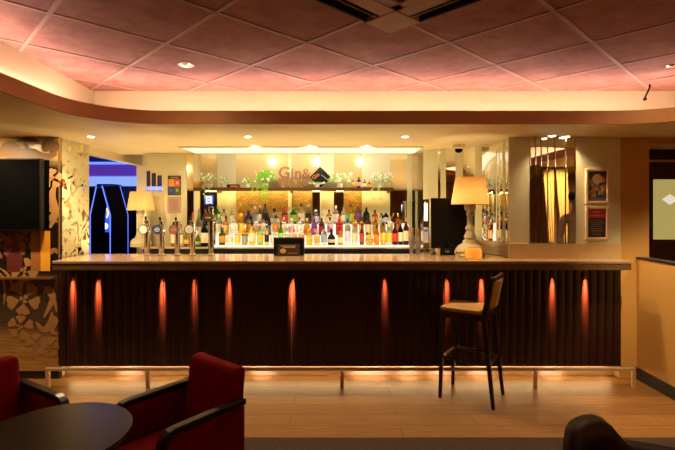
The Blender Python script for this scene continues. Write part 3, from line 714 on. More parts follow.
# air conditioning cassette, corner pointing at the bar
ac = thing('ceiling_air_conditioner', 'square four way air conditioning cassette in the red tiled ceiling', 'air conditioner', (AC[0], AC[1], CEIL - .006), rot + PI / 4)
S = .475
cas = MB(); cw = .20
for k in range(4):
    R4 = Matrix.Rotation(k * PI / 2, 4, 'Z'); t = len(cas.b.verts)
    cas.box(S - cw, S, S - cw, S, -.034, 0); cas.box(-S + cw, S - cw, S - .19, S - .10, -.030, 0)
    cas.b.verts.ensure_lookup_table()
    bmesh.ops.transform(cas.b, matrix=R4, verts=cas.b.verts[t:])
cas.build('frame', M['acmetal'], ac, bevel=.003)
for k in range(4):
    m4 = MB(); m4.box(-S + cw, S - cw, S - .10, S - .012, -.004, 0); m4.box(-S + cw, S - cw, S - .012, S, -.03, 0)
    bmesh.ops.transform(m4.b, matrix=Matrix.Rotation(k * PI / 2, 4, 'Z'), verts=m4.b.verts); m4.build('air_outlet', M['dark_slot'], ac)
    m4 = MB(); m4.hexa([(-S + cw, S - .075, -.028), (S - cw, S - .075, -.028), (S - cw, S - .07, -.028), (-S + cw, S - .07, -.028)],
                       [(-S + cw, S - .045, -.006), (S - cw, S - .045, -.006), (S - cw, S - .04, -.006), (-S + cw, S - .04, -.006)])
    bmesh.ops.transform(m4.b, matrix=Matrix.Rotation(k * PI / 2, 4, 'Z'), verts=m4.b.verts); m4.build('louvre', M['acmetal'], ac)
g = MB(); q = S - .195
MB().box(-q, q, -q, q, -.02, 0).build('grille_backing', M['dark_slot'], ac)
for k in range(4):
    t = len(g.b.verts); g.box(-q + .01, q - .01, q - .06, q - .008, -.036, -.021); g.b.verts.ensure_lookup_table()
    bmesh.ops.transform(g.b, matrix=Matrix.Rotation(k * PI / 2, 4, 'Z'), verts=g.b.verts[t:])
for i in range(16):
    y = -q + .07 + i * (2 * q - .14) / 15; g.box(-q + .06, q - .06, y - .003, y + .003, -.032, -.021)
g.build('intake_grille', M['acmetal'], ac)
# dome camera
dc = thing('dome_camera', 'small black dome camera hanging under the soffit above the lamp', 'security camera', W(458.7, 144.7, 4.58)); dc.location.z = SOF
MB().lathe([(.062, 0), (.062, -.035), (.05, -.045), (0, -.045)][::-1], (0, 0, 0), 24).build('mount', M['soffit'], dc, smooth='auto')
MB().lathe([(0, -.085), (.02, -.082), (.035, -.07), (.042, -.046), (0, -.045)], (0, 0, 0), 24).build('dome', M['screen'], dc, smooth=True)

# ================================================================== BACK BAR
bb = thing('back_bar_counter', 'dark fronted back counter with pale top under the bottle display', 'counter', (0, 5.1, 0))
MB().box(WX(140, 4.95), WX(420, 4.95), -.15, .185, 1.11, 1.13).build('countertop', M['backtop'], bb, bevel=.003)
MB().box(WX(142, 4.95), WX(418, 4.95), -.13, .185, 0, 1.11).build('cabinet', M['blackpaint'], bb)
st = thing('bottle_display_step', 'three tier white glowing bottle display step on the back counter', 'bottle display', (0, 5.1, 1.13))
xa, xb = WX(214, 4.98), WX(411, 4.98)
for y0, y1, z in ((-.145, -.05, .024), (-.05, .055, .127), (.055, .165, .247)):
    MB().box(xa, xb, y0, y1, 0.0005, z).build('lit_tier', M['led_step'], st)
for y0, z in ((-.146, .024), (-.051, .127), (.054, .247)):
    MB().box(xa, xb, y0 - .003, y0, z - .004, z + .002).build('edge_strip', M['gold_metal'], st)
# shelf with its warm light strip underneath
sf = thing('wall_shelf', 'long dark wooden wall shelf across the back bar mirrors', 'shelf', (0, 5.2, WZ(188.8, 5.14)))
sx0, sx1 = WX(195, 5.14), WX(393, 5.14)
MB().box(sx0, sx1, -.13, .09, -.014, .012).build('board', M['shelfwood'], sf, bevel=.002)
MB().box(sx0, sx1, -.13, -.116, -.028, -.0142).build('front_lip', M['shelfwood'], sf)
MB().box(sx0 + .05, sx1 - .05, .0, .03, -.022, -.014).build('light_strip', M['led_shelf'], sf)
for px in (217, 291, 335, 389): MB().box(WX(px, 5.14) - .01, WX(px, 5.14) + .01, -.03, .09, -.045, -.0145).build('bracket', M['shelfwood'], sf)

# ---- bottles
PROF = {
    'std': [(.0, 0), (.46, 0), (.5, .02), (.5, .56), (.46, .64), (.26, .74), (.17, .80), (.16, .90)],
    'sq': [(.0, 0), (.42, 0), (.45, .02), (.45, .58), (.40, .66), (.2, .72), (.17, .78), (.16, .90)],
    'wine': [(.0, 0), (.48, 0), (.5, .02), (.5, .58), (.47, .64), (.3, .72), (.19, .78), (.18, .92)],
    'squat': [(.0, 0), (.50, 0), (.55, .03), (.56, .36), (.5, .50), (.28, .62), (.18, .68), (.17, .86)],
    'slim': [(.0, 0), (.40, 0), (.42, .02), (.42, .50), (.34, .62), (.19, .74), (.16, .80), (.15, .92)],
}
def bottle(loc, h, d, gcol, lcol, ccol, shape, label, group):
    pr = [(r * d, z * h) for r, z in PROF[shape]]; top = pr[-1][1]
    sq = .55 if shape == 'sq' else 0
    o = MB().lathe(pr, (0, 0, 0), 16, sq).build('bottle', glass(gcol), None, smooth='auto'); o.location = loc
    tag(o, label, 'bottle', group)
    lr = PROF[shape][3][0] * d + .0015; zt = .52 if shape != 'squat' else .34
    if lcol:
        MB().lathe([(lr, .14 * h), (lr, zt * h)], (0, 0, 0), 16, sq).build('label_band', paint(lcol, 'printed_label'), o, smooth='auto').data
    nr = pr[-1][0] * 1.15
    MB().lathe([(nr, top - .06 * h), (nr, h - .004), (nr * .8, h), (0, h)], (0, 0, 0), 12).build('cap', paint(ccol, 'bottle_cap', .35), o, smooth='auto')
    return o
CN = {'clear': (.86, .86, .80), 'green': (.06, .30, .05), 'lime': (.38, .60, .12), 'dkgreen': (.03, .12, .03), 'amber': (.62, .27, .04), 'brown': (.28, .09, .03),
      'red': (.55, .05, .03), 'yellow': (.85, .60, .08), 'black': (.02, .018, .018), 'navy': (.03, .04, .22), 'blue': (.40, .55, .85), 'pink': (.85, .45, .55), 'paleg': (.66, .76, .50),
      'cream': (.82, .72, .48), 'orange': (.80, .30, .04), 'white': (.85, .84, .80), 'grey': (.32, .32, .33), 'magenta': (.72, .25, .62), 'lav': (.62, .60, .82), 'gold': (.70, .48, .12), 'wine': (.10, .012, .02), 'purple': (.22, .06, .25)}
WORD = {'clear': 'clear glass', 'green': 'bright green', 'lime': 'lime green', 'dkgreen': 'dark green', 'amber': 'amber', 'brown': 'brown', 'red': 'red', 'yellow': 'yellow', 'black': 'black', 'navy': 'navy blue',
        'blue': 'pale blue', 'pink': 'pink', 'paleg': 'pale green', 'cream': 'cream', 'orange': 'orange', 'white': 'white', 'grey': 'smoky grey', 'magenta': 'magenta', 'lav': 'lavender', 'gold': 'gold', 'wine': 'dark wine', 'purple': 'purple'}
# px centre, width px, top row, glass, label, cap, shape
low = [(222.2, 6.6, 227.5, 'dkgreen', 'orange', 'black', 'sq'), (229.6, 6.3, 231, 'clear', 'paleg', 'white', 'std'), (237.5, 5.8, 229, 'cream', 'yellow', 'gold', 'std'),
       (244.8, 6.2, 228, 'amber', 'grey', 'orange', 'sq'), (252.3, 6.6, 222, 'yellow', 'cream', 'black', 'std'), (260.2, 6.0, 225, 'lime', 'yellow', 'red', 'std'), (266.8, 5.2, 225, 'yellow', 'black', 'black', 'slim'),
       (273.4, 5.6, 229, 'clear', 'white', 'grey', 'std'), (280.8, 6.0, 222, 'green', 'lime', 'black', 'slim'), (287.6, 5.8, 228, 'clear', 'cream', 'grey', 'std'), (294.2, 5.8, 229, 'cream', 'orange', 'red', 'std'),
       (301.5, 6, 228, 'clear', 'orange', 'gold', 'std'), (309.4, 6.0, 229, 'yellow', 'yellow', 'gold', 'std'), (317, 6.3, 230, 'cream', 'yellow', 'gold', 'sq'), (324, 5.6, 226, 'clear', 'blue', 'navy', 'std'), (331.4, 6.8, 229, 'black', 'cream', 'black', 'squat'),
       (340.4, 5.4, 231, 'amber', 'cream', 'gold', 'std'), (347.6, 5.8, 219, 'clear', 'lav', 'navy', 'std'), (354.6, 5.8, 223, 'clear', 'cream', 'red', 'std'), (361.8, 5.2, 223.5, 'brown', 'red', 'black', 'slim'),
       (369.4, 6.8, 230, 'yellow', 'gold', 'gold', 'squat'), (376.6, 5.8, 225, 'orange', 'orange', 'black', 'sq'), (383.2, 5.6, 222, 'gold', 'yellow', 'black', 'std'), (389.2, 5.8, 223, 'paleg', 'yellow', 'cream', 'std'),
       (395, 5.4, 223, 'wine', 'red', 'black', 'wine'), (400.5, 5.0, 221, 'black', 'cream', 'brown', 'wine'), (406, 5.4, 218, 'wine', 'cream', 'orange', 'wine')]
mid = [(219, 6, 214, 'clear', 'cream', 'gold', 'std'), (226, 6, 216, 'amber', 'gold', 'black', 'std'), (233, 6, 218, 'clear', 'white', 'white', 'sq'), (241, 7.4, 213, 'yellow', 'yellow', 'gold', 'sq'), (249, 6, 215, 'gold', 'amber', 'black', 'std'), (256.5, 6, 217, 'clear', 'cream', 'grey', 'std'),
       (263.2, 5.6, 219, 'cream', 'white', 'red', 'std'), (269.5, 4.4, 217, 'black', 'grey', 'black', 'slim'), (275.8, 7.4, 215, 'clear', 'orange', 'black', 'sq'), (284, 6, 217, 'clear', 'cream', 'gold', 'std'), (291.5, 6, 218, 'clear', 'pink', 'white', 'std'), (299.4, 6.2, 217, 'clear', 'white', 'red', 'std'),
       (307, 6.4, 218, 'amber', 'orange', 'gold', 'squat'), (314.2, 5.7, 216, 'purple', 'magenta', 'purple', 'squat'), (321.6, 5.8, 218, 'wine', 'red', 'black', 'std'), (330, 6.4, 217, 'clear', 'pink', 'black', 'sq'), (339.4, 7.0, 216.5, 'red', 'red', 'red', 'std'), (347.8, 5.6, 219, 'clear', 'lime', 'green', 'std'),
       (355, 5.6, 216, 'yellow', 'cream', 'red', 'std'), (361.6, 5.2, 217, 'amber', 'cream', 'black', 'std'), (368.4, 6, 215, 'brown', 'cream', 'black', 'std'), (375.4, 6, 216, 'amber', 'gold', 'red', 'std'), (382.6, 5.8, 215, 'clear', 'yellow', 'black', 'std'), (390, 5.6, 216, 'clear', 'cream', 'gold', 'std'), (398, 5.6, 213, 'brown', 'orange', 'gold', 'std')]
hi = [(217.5, 6.4, 206, 'green', 'green', 'green', 'sq'), (224, 5.6, 209, 'clear', 'cream', 'black', 'std'), (232, 5.6, 208, 'cream', 'paleg', 'gold', 'std'), (241, 6.2, 204, 'amber', 'orange', 'gold', 'std'), (248.5, 6.6, 210, 'navy', 'navy', 'navy', 'squat'), (254.6, 5, 206, 'clear', 'grey', 'white', 'slim'), (259.6, 4.6, 205, 'grey', 'white', 'grey', 'slim'),
      (265.4, 6.2, 203.5, 'grey', 'black', 'black', 'std'), (274.5, 8, 208.5, 'clear', 'cream', 'black', 'squat'), (284.8, 6, 206.5, 'brown', 'red', 'red', 'std'), (293.4, 6.8, 206.5, 'green', 'lime', 'green', 'std'), (301.2, 6, 203.5, 'paleg', 'white', 'black', 'std'), (308.4, 6, 203.5, 'grey', 'black', 'grey', 'std'), (315.6, 5.8, 209.5, 'blue', 'lav', 'white', 'sq'),
      (322, 5, 209, 'clear', 'cream', 'grey', 'slim'), (329, 6.2, 209.5, 'gold', 'cream', 'black', 'sq'), (335.8, 6, 205.5, 'clear', 'white', 'cream', 'std'), (343.8, 6, 207, 'clear', 'paleg', 'grey', 'std'), (350.6, 6, 204, 'yellow', 'lime', 'black', 'std'), (358.2, 6, 203.5, 'grey', 'purple', 'red', 'std'),
      (366.3, 6.4, 207.5, 'black', 'black', 'black', 'std'), (374.8, 5.8, 210, 'amber', 'gold', 'black', 'std'), (381.2, 5.2, 213, 'clear', 'cream', 'black', 'std'), (386, 5.2, 211, 'navy', 'white', 'blue', 'std')]
for row, Y, zb, nm, base in ((low, 5.0, 1.155, 'lowest', 0), (mid, 5.098, 1.258, 'middle', 1), (hi, 5.215, 1.378, 'top', 2)):
    for i, (px, w, ty, gc, lc, cc, shp) in enumerate(row):
        h = WZ(ty, Y) - zb; d = 1.04 * w * Y / F
        bottle((WX(px, Y), Y, zb), h, d, CN[gc], CN[lc], CN[cc], shp,
               f'{WORD[gc]} bottle with {WORD[lc]} label, {ORD[i]} from the left on {nm} glowing step', f'bottles on the {nm} glowing step')
# bottles left of the display, behind the beer taps
for i, (px, w, ty, gc, lc, cc, shp, lab) in enumerate([
    (181, 5.5, 224, 'clear', 'cream', 'red', 'std', 'clear bottle with red cap on the back counter, behind third and fourth beer taps'),
    (187, 5.5, 226, 'yellow', 'gold', 'gold', 'squat', 'squat yellow bottle on the back counter behind the fourth white topped tap'),
    (198, 5.6, 231, 'lime', 'lime', 'white', 'squat', 'short lime green bottle on the back counter beside the fourth tap'),
    (173.5, 5.2, 222, 'amber', 'cream', 'black', 'std', 'amber bottle with cream label on the back counter, behind the reddish beer tap'),
    (192.8, 5.4, 212, 'gold', 'amber', 'red', 'slim', 'tall slim gold bottle on the back counter behind the second white disc'),
    (198.6, 5.4, 209, 'grey', 'cream', 'grey', 'std', 'tall smoky grey bottle above the short lime bottle on the back counter'),
    (204.5, 7, 220, 'black', 'cream', 'black', 'wine', 'black bottle with round cream label just left of the bronze topped tap')]):
    Y = 5.05 if px != 198.6 else 5.17; h = WZ(ty, Y) - 1.1305
    bottle((WX(px, Y), Y, 1.1305), h, w * Y / F, CN[gc], CN[lc], CN[cc], shp, lab, 'bottles behind the beer taps')
# small bottles on the shelf
ZSH = sf.location.z + .0125
for px, ty, gc, lc, cc, lab in [(353, 177.5, 'clear', 'gold', 'gold', 'tiny clear bottle with gold label on the wall shelf'), (358.8, 177, 'wine', 'pink', 'black', 'small dark bottle with pink base on the wall shelf'),
                                (364.6, 179.5, 'lime', 'paleg', 'brown', 'tiny green bottle on the wall shelf right of the pink one'), (369.2, 181.5, 'amber', 'orange', 'brown', 'tiny amber bottle at the right end of the shelf bottles')]:
    Y = 5.12; bottle((WX(px, Y), Y, ZSH), WZ(ty, Y) - ZSH, 4.2 * Y / F, CN[gc], CN[lc], CN[cc], 'std', lab, 'small bottles on the wall shelf')

# ---- plants on the shelf
def leafblade(mb, base, tip, w, droop=.02):
    base = Vector(base); tip = Vector(tip); d = tip - base; side = Vector((d.z, 0, -d.x)); side = side.normalized() if side.length > 1e-4 else Vector((1, 0, 0))
    mid = base.lerp(tip, .5) + Vector((0, -.004, droop)); t = Vector((0, .0012, 0))
    a, b = mid + side * w, mid - side * w
    v = [mb.b.verts.new(p) for p in (base, a, tip, b)]; v2 = [mb.b.verts.new(p + t) for p in (base, a, tip, b)]
    mb.b.faces.new(v); mb.b.faces.new(v2[::-1])
    for i in range(4): mb.b.faces.new((v[i], v2[i], v2[(i + 1) % 4], v[(i + 1) % 4]))
def plant(px, ww, hh, lab, m, blossom=0, trail=0, seed=1, dense=60, potc=(.7, .66, .55)):
    rnd = random.Random(seed); Y = 5.13
    r = thing('shelf_plant', lab, 'plant', (WX(px, Y), Y, ZSH), 0, 'plants on the wall shelf')
    MB().lathe([(0, 0), (.028, 0), (.036, .045), (.03, .045), (.028, .04), (0, .04)], (0, 0, 0), 16).build('pot', paint(potc, 'plant_pot'), r, smooth='auto')
    lf = MB(); w = ww * Y / F / 2; h = hh * Y / F
    for k in range(dense):
        a = rnd.uniform(-1, 1); x1 = a * w; z1 = .04 + (h - .04) * rnd.uniform(.25, 1) * (1 - .45 * a * a); y1 = rnd.uniform(-.05, .04)
        L = rnd.uniform(.35, .75)
        leafblade(lf, (x1 * (1 - L), y1 * (1 - L), .035 + (z1 - .035) * (1 - L)), (x1, y1, z1), rnd.uniform(.005, .011), .008)
    for k in range(trail):
        x = rnd.uniform(-w, w * .5); n = rnd.randint(4, 8); z = .03; y = -.06
        lf.tube([(x * .5, -.03, .04), (x, -.085, .03), (x, -.09, -.05 - n * .012)], .002, 5)
        for j in range(n):
            zz = .02 - j * .022; sg = rnd.choice((-1, 1)); leafblade(lf, (x, -.09, zz), (x + sg * rnd.uniform(.02, .035), -.095, zz - .012), .008, 0)
    lf.build('foliage', m, r)
    if blossom:
        bl = MB()
        for k in range(blossom):
            a = rnd.uniform(-1, 1); cx, cz, cy = a * w * .9, .04 + (h - .05) * rnd.uniform(.15, .85), rnd.uniform(-.07, .02); rr = rnd.uniform(.008, .015)
            for j in range(5):
                an = 2 * PI * j / 5 + a; leafblade(bl, (cx, cy, cz), (cx + rr * math.cos(an), cy - .002, cz + rr * math.sin(an)), rr * .35, 0)
        bl.build('blossom', M['petal'], r)
    return r
plant(209.5, 15, 18, 'pale green leafy plant with white flowers at the left end of the shelf', M['paleleaf'], 26, 2, 3, 36)
plant(224, 10, 14, 'low pale grassy plant on the shelf in front of cream panel', M['paleleaf'], 14, 0, 4, 40)
plant(265, 23, 20, 'bright green bushy plant trailing over the shelf left of the copper letters', M['leaf'], 22, 9, 5, 190)
plant(340, 26, 18, 'white flowering green plant just right of the tilted black sign', M['paleleaf'], 46, 0, 6, 60)
plant(382, 24, 18, 'white flowering plant at the right end of the shelf', M['paleleaf'], 50, 2, 7, 50)
plant(317, 20, 6, 'low green and white plant at the foot of the tilted black sign', M['leaf'], 30, 0, 8, 36)
plant(247, 9, 11, 'small lime green plant on the shelf between the tray and bushy plant', M['leaf'], 6, 0, 9, 40)
# gold basket, black and red tin
gbk = thing('basket', 'gold woven basket at the far left end of the wall shelf', 'basket', (WX(197.5, 5.14), 5.15, ZSH))
MB().lathe([(0, 0), (.05, 0), (.065, .07), (.06, .07), (.047, .01), (0, .01)], (0, 0, 0), 14).build('bowl', mat('woven_gold', (.55, .33, .08), .45, .3, var=.6, scale=60), gbk)
tn = thing('tin', 'flat black tin with a red stripe lying on the wall shelf', 'tin', (WX(233.5, 5.1), 5.11, ZSH))
MB().box(-.07, .07, -.04, .04, 0, .035).build('box_body', M['black'], tn, bevel=.004)
MB().box(-.03, .06, -.042, -.04, .008, .020).build('red_stripe', paint((.75, .12, .03)), tn)
# copper letters
sg = thing('letter_sign', 'copper coloured standing letters reading Gin & Tonic on the shelf', 'letter sign', (WX(294.5, 5.12), 5.12, ZSH))
k = 5.12 / F
for ch, px, sz in (('G', 284, .185), ('i', 292.2, .165), ('n', 298, .17), ('&', 306.2, .155)):
    text_obj('letter', ch, sz, .012, M['copper'], sg, ((px - 294.5) * k, .03, .112))
for ch, px in (('T', 281.5), ('O', 288), ('N', 295), ('I', 300), ('C', 305.2)):
    text_obj('letter', ch, .125, .012, M['copper'], sg, ((px - 294.5) * k, -.03, .004))
MB().box(-.19, .19, .018, .042, .1, .112).build('bar_support', M['copper'], sg)
for x in (-.17, .17): MB().box(x - .006, x + .006, .02, .04, 0, .1).build('post', M['copper'], sg)
# tilted black sign
ts = thing('tilted_sign', 'black square sign stood on its corner with orange writing, beside copper letters', 'sign', (WX(321, 5.18), 5.18, ZSH))
dw, dh = .132, .118
sgp = [(-dw, dh * 1.02), (.0 - .01, .005), (dw, dh * .95), (-.01, dh * 2.06)]
MB().prism(sgp, -.008, .008, 'y').build('board', M['black'], ts)
text_obj('writing', 'Gin', .062, .002, paint((.9, .32, .06)), ts, (-.048, -.010, .118), (PI / 2, math.radians(-36), 0))
wl_ = MB()
for i in range(4):
    wl_.tube([(.004 + i * .018, -.010, .15 - i * .014), (.062 + i * .012, -.010, .105 - i * .013)], .004, 6)
wl_.build('small_lines', paint((.42, .38, .62)), ts)

# ---- posters on the left cream panel
def frame_rect(px0, px1, py0, py1, Y, m, name, root, fw=.012, dep=.018, off=0):
    x0, x1, z0, z1 = WX(px0, Y), WX(px1, Y), WZ(py1, Y), WZ(py0, Y); mb = MB()
    mb.box(x0, x1, Y - dep, Y, z0, z0 + fw); mb.box(x0, x1, Y - dep, Y, z1 - fw, z1); mb.box(x0, x0 + fw, Y - dep, Y, z0 + fw, z1 - fw); mb.box(x1 - fw, x1, Y - dep, Y, z0 + fw, z1 - fw)
    mb.build(name, m, root, bevel=.002); return x0 + fw, x1 - fw, z0 + fw, z1 - fw
YP = YB - .0085
ps = thing('poster', 'black poster of four coloured squares on the cream panel behind the taps', 'poster')
x0, x1, z0, z1 = WX(168, YP), WX(181, YP), WZ(195.2, YP), WZ(175.8, YP)
MB().box(x0, x1, YP - .006, YP, z0, z1).build('board', paint((.03, .02, .02)), ps)
q = [(0, 1, (.85, .36, .03)), (1, 1, (.72, .08, .02)), (0, 0, (.03, .07, .30)), (1, 0, (.10, .12, .03))]
pw = (x1 - x0 - .02) / 2; ph = (z1 - z0 - .055) / 2
for i, j, c in q:
    xa_, za_ = x0 + .008 + i * (pw + .004), z0 + .012 + j * (ph + .004)
    MB().box(xa_, xa_ + pw, YP - .008, YP - .006, za_, za_ + ph).build('colour_square', paint(c), ps)
    mk = MB(); cx_, cz_ = xa_ + pw / 2, za_ + ph / 2
    if (i, j) == (1, 1):
        for sgn in (-1, 1): mk.tube([(cx_ - .016, YP - .009, cz_ - .016 * sgn), (cx_ + .016, YP - .009, cz_ + .016 * sgn)], .004, 6)
        mk.build('cross_mark', M['white'], ps)
    elif (i, j) == (1, 0): mk.box(cx_ - .01, cx_ + .01, YP - .0095, YP - .008, cz_ - .012, cz_ + .018); mk.build('mark', paint((.45, .5, .1)), ps)
    else: mk.tube([(cx_ - .014, YP - .009, cz_ - .008), (cx_, YP - .009, cz_ + .004), (cx_ + .014, YP - .009, cz_ + .008)], .003, 6); mk.build('mark', paint((.4, .3, .3)), ps)
MB().box(x0 + .03, x1 - .03, YP - .008, YP - .006, z1 - .03, z1 - .014).build('title_bar', paint((.25, .22, .2)), ps)
nt_ = thing('wall_sign_sheet', 'plain pinkish brown notice under the four coloured squares poster', 'notice')
MB().box(WX(167.5, YP), WX(181, YP), YP - .006, YP, WZ(213, YP), WZ(197, YP)).build('sheet', paint((.50, .33, .22)), nt_)
MB().box(WX(169.5, YP), WX(179, YP), YP - .008, YP - .006, WZ(211, YP), WZ(199, YP)).build('print_area', paint((.42, .25, .18)), nt_)
bsn = thing('screen_display', 'small glowing blue screen on the back wall above the bronze tap', 'screen')
MB().box(WX(204.5, YB), WX(215, YB), YB - .03, YB - .0015, WZ(206, YB), WZ(194, YB)).build('casing', M['black'], bsn)
MB().box(WX(205.5, YB), WX(214, YB), YB - .033, YB - .03, WZ(204.5, YB), WZ(195.5, YB)).build('screen', M['blue_screen'], bsn)
mb = MB()
for a_, b_, c_, d_ in ((207, 212.5, 197.5, 196.8), (207, 208, 202.5, 197.5), (211.5, 212.5, 202.5, 197.5), (207, 212.5, 203.2, 202.5), (209, 211, 201, 199)):
    mb.box(WX(a_, YB), WX(b_, YB), YB - .035, YB - .033, WZ(c_, YB), WZ(d_, YB))
mb.build('screen_mark', M['white_glow'], bsn)

# ---- framed posters on the right wall
f1 = thing('framed_poster', 'framed colourful crowd poster, the upper of two on the right wall', 'picture', group='framed posters on the right wall')
Y = YR - .0005
x0, x1, z0, z1 = frame_rect(585, 608.5, 169, 203.5, Y, M['frame_wood'], 'frame', f1, .022)
MB().box(x0, x1, Y - .006, Y, z0, z1).build('print', paint((.06, .06, .12)), f1)
rnd = random.Random(3); cols = [(.85, .55, .12), (.7, .6, .4), (.75, .45, .08), (.55, .10, .04), (.80, .65, .30), (.10, .20, .40), (.45, .25, .08), (.25, .30, .12), (.7, .3, .1)]
mb = MB(); mi = []
for k, c in enumerate(cols):
    for j in range(7):
        cx_, cz_ = rnd.uniform(x0 + .02, x1 - .02), rnd.uniform(z0 + .05, z1 - .06); r_ = rnd.uniform(.006, .016)
        mb.prism([(cx_ - r_, cz_ - r_ * 1.4), (cx_ + r_, cz_ - r_), (cx_ + r_ * .7, cz_ + r_ * 1.5), (cx_ - r_ * .6, cz_ + r_)], Y - .0065 - (k * 7 + j) * .00004, Y - .006, 'y'); mi += [k] * 6
o = mb.build('printed_artwork', None, f1, recalc=False)
for c in cols: o.data.materials.append(paint(c))
for p, k in zip(o.data.polygons, mi): p.material_index = k
mb = MB().lathe([(0, 0), (.045, 0), (.045, .002), (0, .002)], (0, 0, 0), 20); o = mb.build('cream_emblem', paint((.75, .6, .3)), f1, loc=((x0 + x1) / 2, Y - .0085, z1 - .07)); o.rotation_euler = (PI / 2, 0, 0)
MB().box(x0 + .01, x1 - .01, Y - .009, Y - .006, z0 + .012, z0 + .030).build('text_strip', paint((.16, .16, .22)), f1)
f2 = thing('framed_poster', 'framed red headed black text notice, the lower of two on the right wall', 'picture', group='framed posters on the right wall')
x0, x1, z0, z1 = frame_rect(585, 607.5, 206.5, 239.5, Y, M['frame_wood'], 'frame', f2, .02)
MB().box(x0, x1, Y - .006, Y, z0, z1).build('print', paint((.028, .02, .018)), f2)
MB().box(x0, x1, Y - .007, Y - .006, z1 - .085, z1).build('red_header', paint((.42, .025, .012)), f2)
mb = MB()
for k, (w_, n_) in enumerate([(.5, 5), (.85, 9)]):
    zz = z1 - .03 - k * .032
    for j in range(n_):
        cx_ = (x0 + x1) / 2 + (j - (n_ - 1) / 2) * .014; mb.box(cx_ - .004, cx_ + .004, Y - .0085, Y - .007, zz - .006, zz + .006)
mb.build('header_writing', paint((.72, .35, .2)), f2)
mb = MB(); zz = z1 - .105
for k in range(8):
    w_ = rnd.uniform(.035, .06); mb.box((x0 + x1) / 2 - w_, (x0 + x1) / 2 + w_, Y - .0075, Y - .006, zz - .002, zz + .002); zz -= .0155 if k % 3 else .022
mb.build('text_lines', paint((.32, .26, .2)), f2)

# ================================================================== THINGS ON THE COUNTER
TOP = 1.1005
# beer taps
taps = [(147.2, 220, 145.2, 229.3, (.86, .86, .80), 'white', 'leftmost tall chrome beer tap with a white disc'), (161.6, 221, 159, 229.5, (.05, .10, .32), 'blue', 'chrome beer tap with a dark blue badge disc'),
        (177.4, 221, 175.3, 229.5, (.45, .20, .15), 'red', 'chrome beer tap with a reddish brown badge disc'), (192.6, 221, 190.6, 229.3, (.86, .86, .80), 'white', 'chrome beer tap with white disc right of the reddish one'),
        (211.2, 207, 209.5, 217.5, (.10, .055, .025), 'bronze', 'tallest chrome beer tap with a dark bronze badge disc')]
for px, ty, dx, dy, col, nm, lab in taps:
    Y = 4.36; k = Y / F; H_ = WZ(ty, Y) - TOP
    t = thing('beer_tap', lab, 'beer tap', (WX(px, Y), Y, TOP), 0, 'row of chrome beer taps')
    MB().lathe([(0, 0), (.034, 0), (.034, .012), (.027, .018), (.026, H_ - .02), (.028, H_ - .016), (.028, H_ - .004), (.024, H_), (0, H_)], (0, 0, 0), 24).build('column', M['chrome'], t, smooth='auto')
    zz = WZ(dy, Y) - TOP; xx = (dx - px) * k
    o = MB().lathe([(0, 0), (.044, 0), (.047, .006), (.047, .016), (0, .016)], (0, 0, 0), 28).build('badge_rim', M['chrome'], t, smooth='auto', loc=(xx, -.028, zz)); o.rotation_euler = (PI / 2, 0, 0)
    o2 = MB().lathe([(0, .016), (.040, .016), (.038, .019), (0, .020)], (0, 0, 0), 28).build('badge_face', paint(col, 'badge_print', .3), o, smooth='auto')
    if nm in ('blue', 'red', 'bronze'):
        mk = MB(); mk.box(-.028, .028, -.006, .006, .02, .0225)
        if nm == 'blue': mk.box(-.018, .018, .01, .02, .02, .0225); mk.box(-.02, .02, -.02, -.012, .02, .0225)
        mk.build('badge_mark', paint((.55, .55, .6) if nm == 'blue' else (.6, .42, .3)), o)
    MB().tube([(.035, -.02, zz), (.05, -.055, zz - .012), (.05, -.06, zz - .05)], .009, 10).build('spout', M['chrome'], t, smooth=True)
    MB().tube([(-.012, -.005, H_ - .002), (-.012, -.012, H_ + .035)], [.007, .010], 10).build('handle', M['black'], t, smooth=True)
# baroque lamps
LP = [(172, 30), (186, 31), (200, 30), (208, 20), (215, 17), (225, 21), (232, 15), (250, 14), (278, 15), (288, 24), (298, 26), (306, 19), (318, 24), (330, 30), (340, 33), (348, 26), (356, 38), (368, 40), (374, 50), (380, 62), (394, 74), (408, 77), (418, 68), (426, 78), (434, 76)]
def lamp(loc, s, lab):
    r = thing('table_lamp', lab, 'lamp', loc, 0, 'baroque lamps on the bar'); k = 4.28 / F / 5 * s
    body = [((434 - y) * k, h * k) for y, h in LP][::-1]
    MB().lathe([(0, 0)] + [(w * .92, z) for z, w in body] + [(0, body[-1][0])], (0, 0, 0), 28).build('turned_base', M['lampacrylic'], r, smooth='auto')
    zb = body[-1][0]
    sc = MB()
    for sx in (-1, 1):                                   # scroll feet
        pts = [(sx * (58 + 16 * math.cos(t)) * k, 0, (22 + 16 * math.sin(t)) * k) for t in [2 * PI * i / 14 for i in range(15)]]
        sc.tube(pts, 3.5 * k, 8)
    sc.build('scroll_foot', M['lampacrylic'], r, smooth=True)
    MB().lathe([(0, zb - .03 * s), (.012 * s, zb - .03 * s), (.012 * s, zb + .04 * s), (0, zb + .04 * s)], (0, 0, 0), 12).build('stem', M['brass'], r)
    MB().lathe([(0, zb + .04 * s), (.022 * s, zb + .06 * s), (.028 * s, zb + .09 * s), (.018 * s, zb + .12 * s), (0, zb + .125 * s)], (0, 0, 0), 16).build('bulb', M['bulb'], r, smooth=True)
    zs = zb - .005 * s; rb, rt, hs = .177 * s, .136 * s, .255 * s
    MB().lathe([(rb, zs), (rt, zs + hs), (rt - .003, zs + hs), (rb - .003, zs)], (0, 0, 0), 48).build('shade', M['shade'], r, smooth='auto').data
    bpy.context.view_layer.update()
    p_ = point('lamp_glow', (loc[0], loc[1], loc[2] + zb + .05 * s), 3.8 * s ** 3.5, (1.0, .72, .38), .05); return r
lamp((WX(470, 4.28), 4.28, TOP), 1.0, 'cream baroque table lamp with fabric shade at the right of the bar')
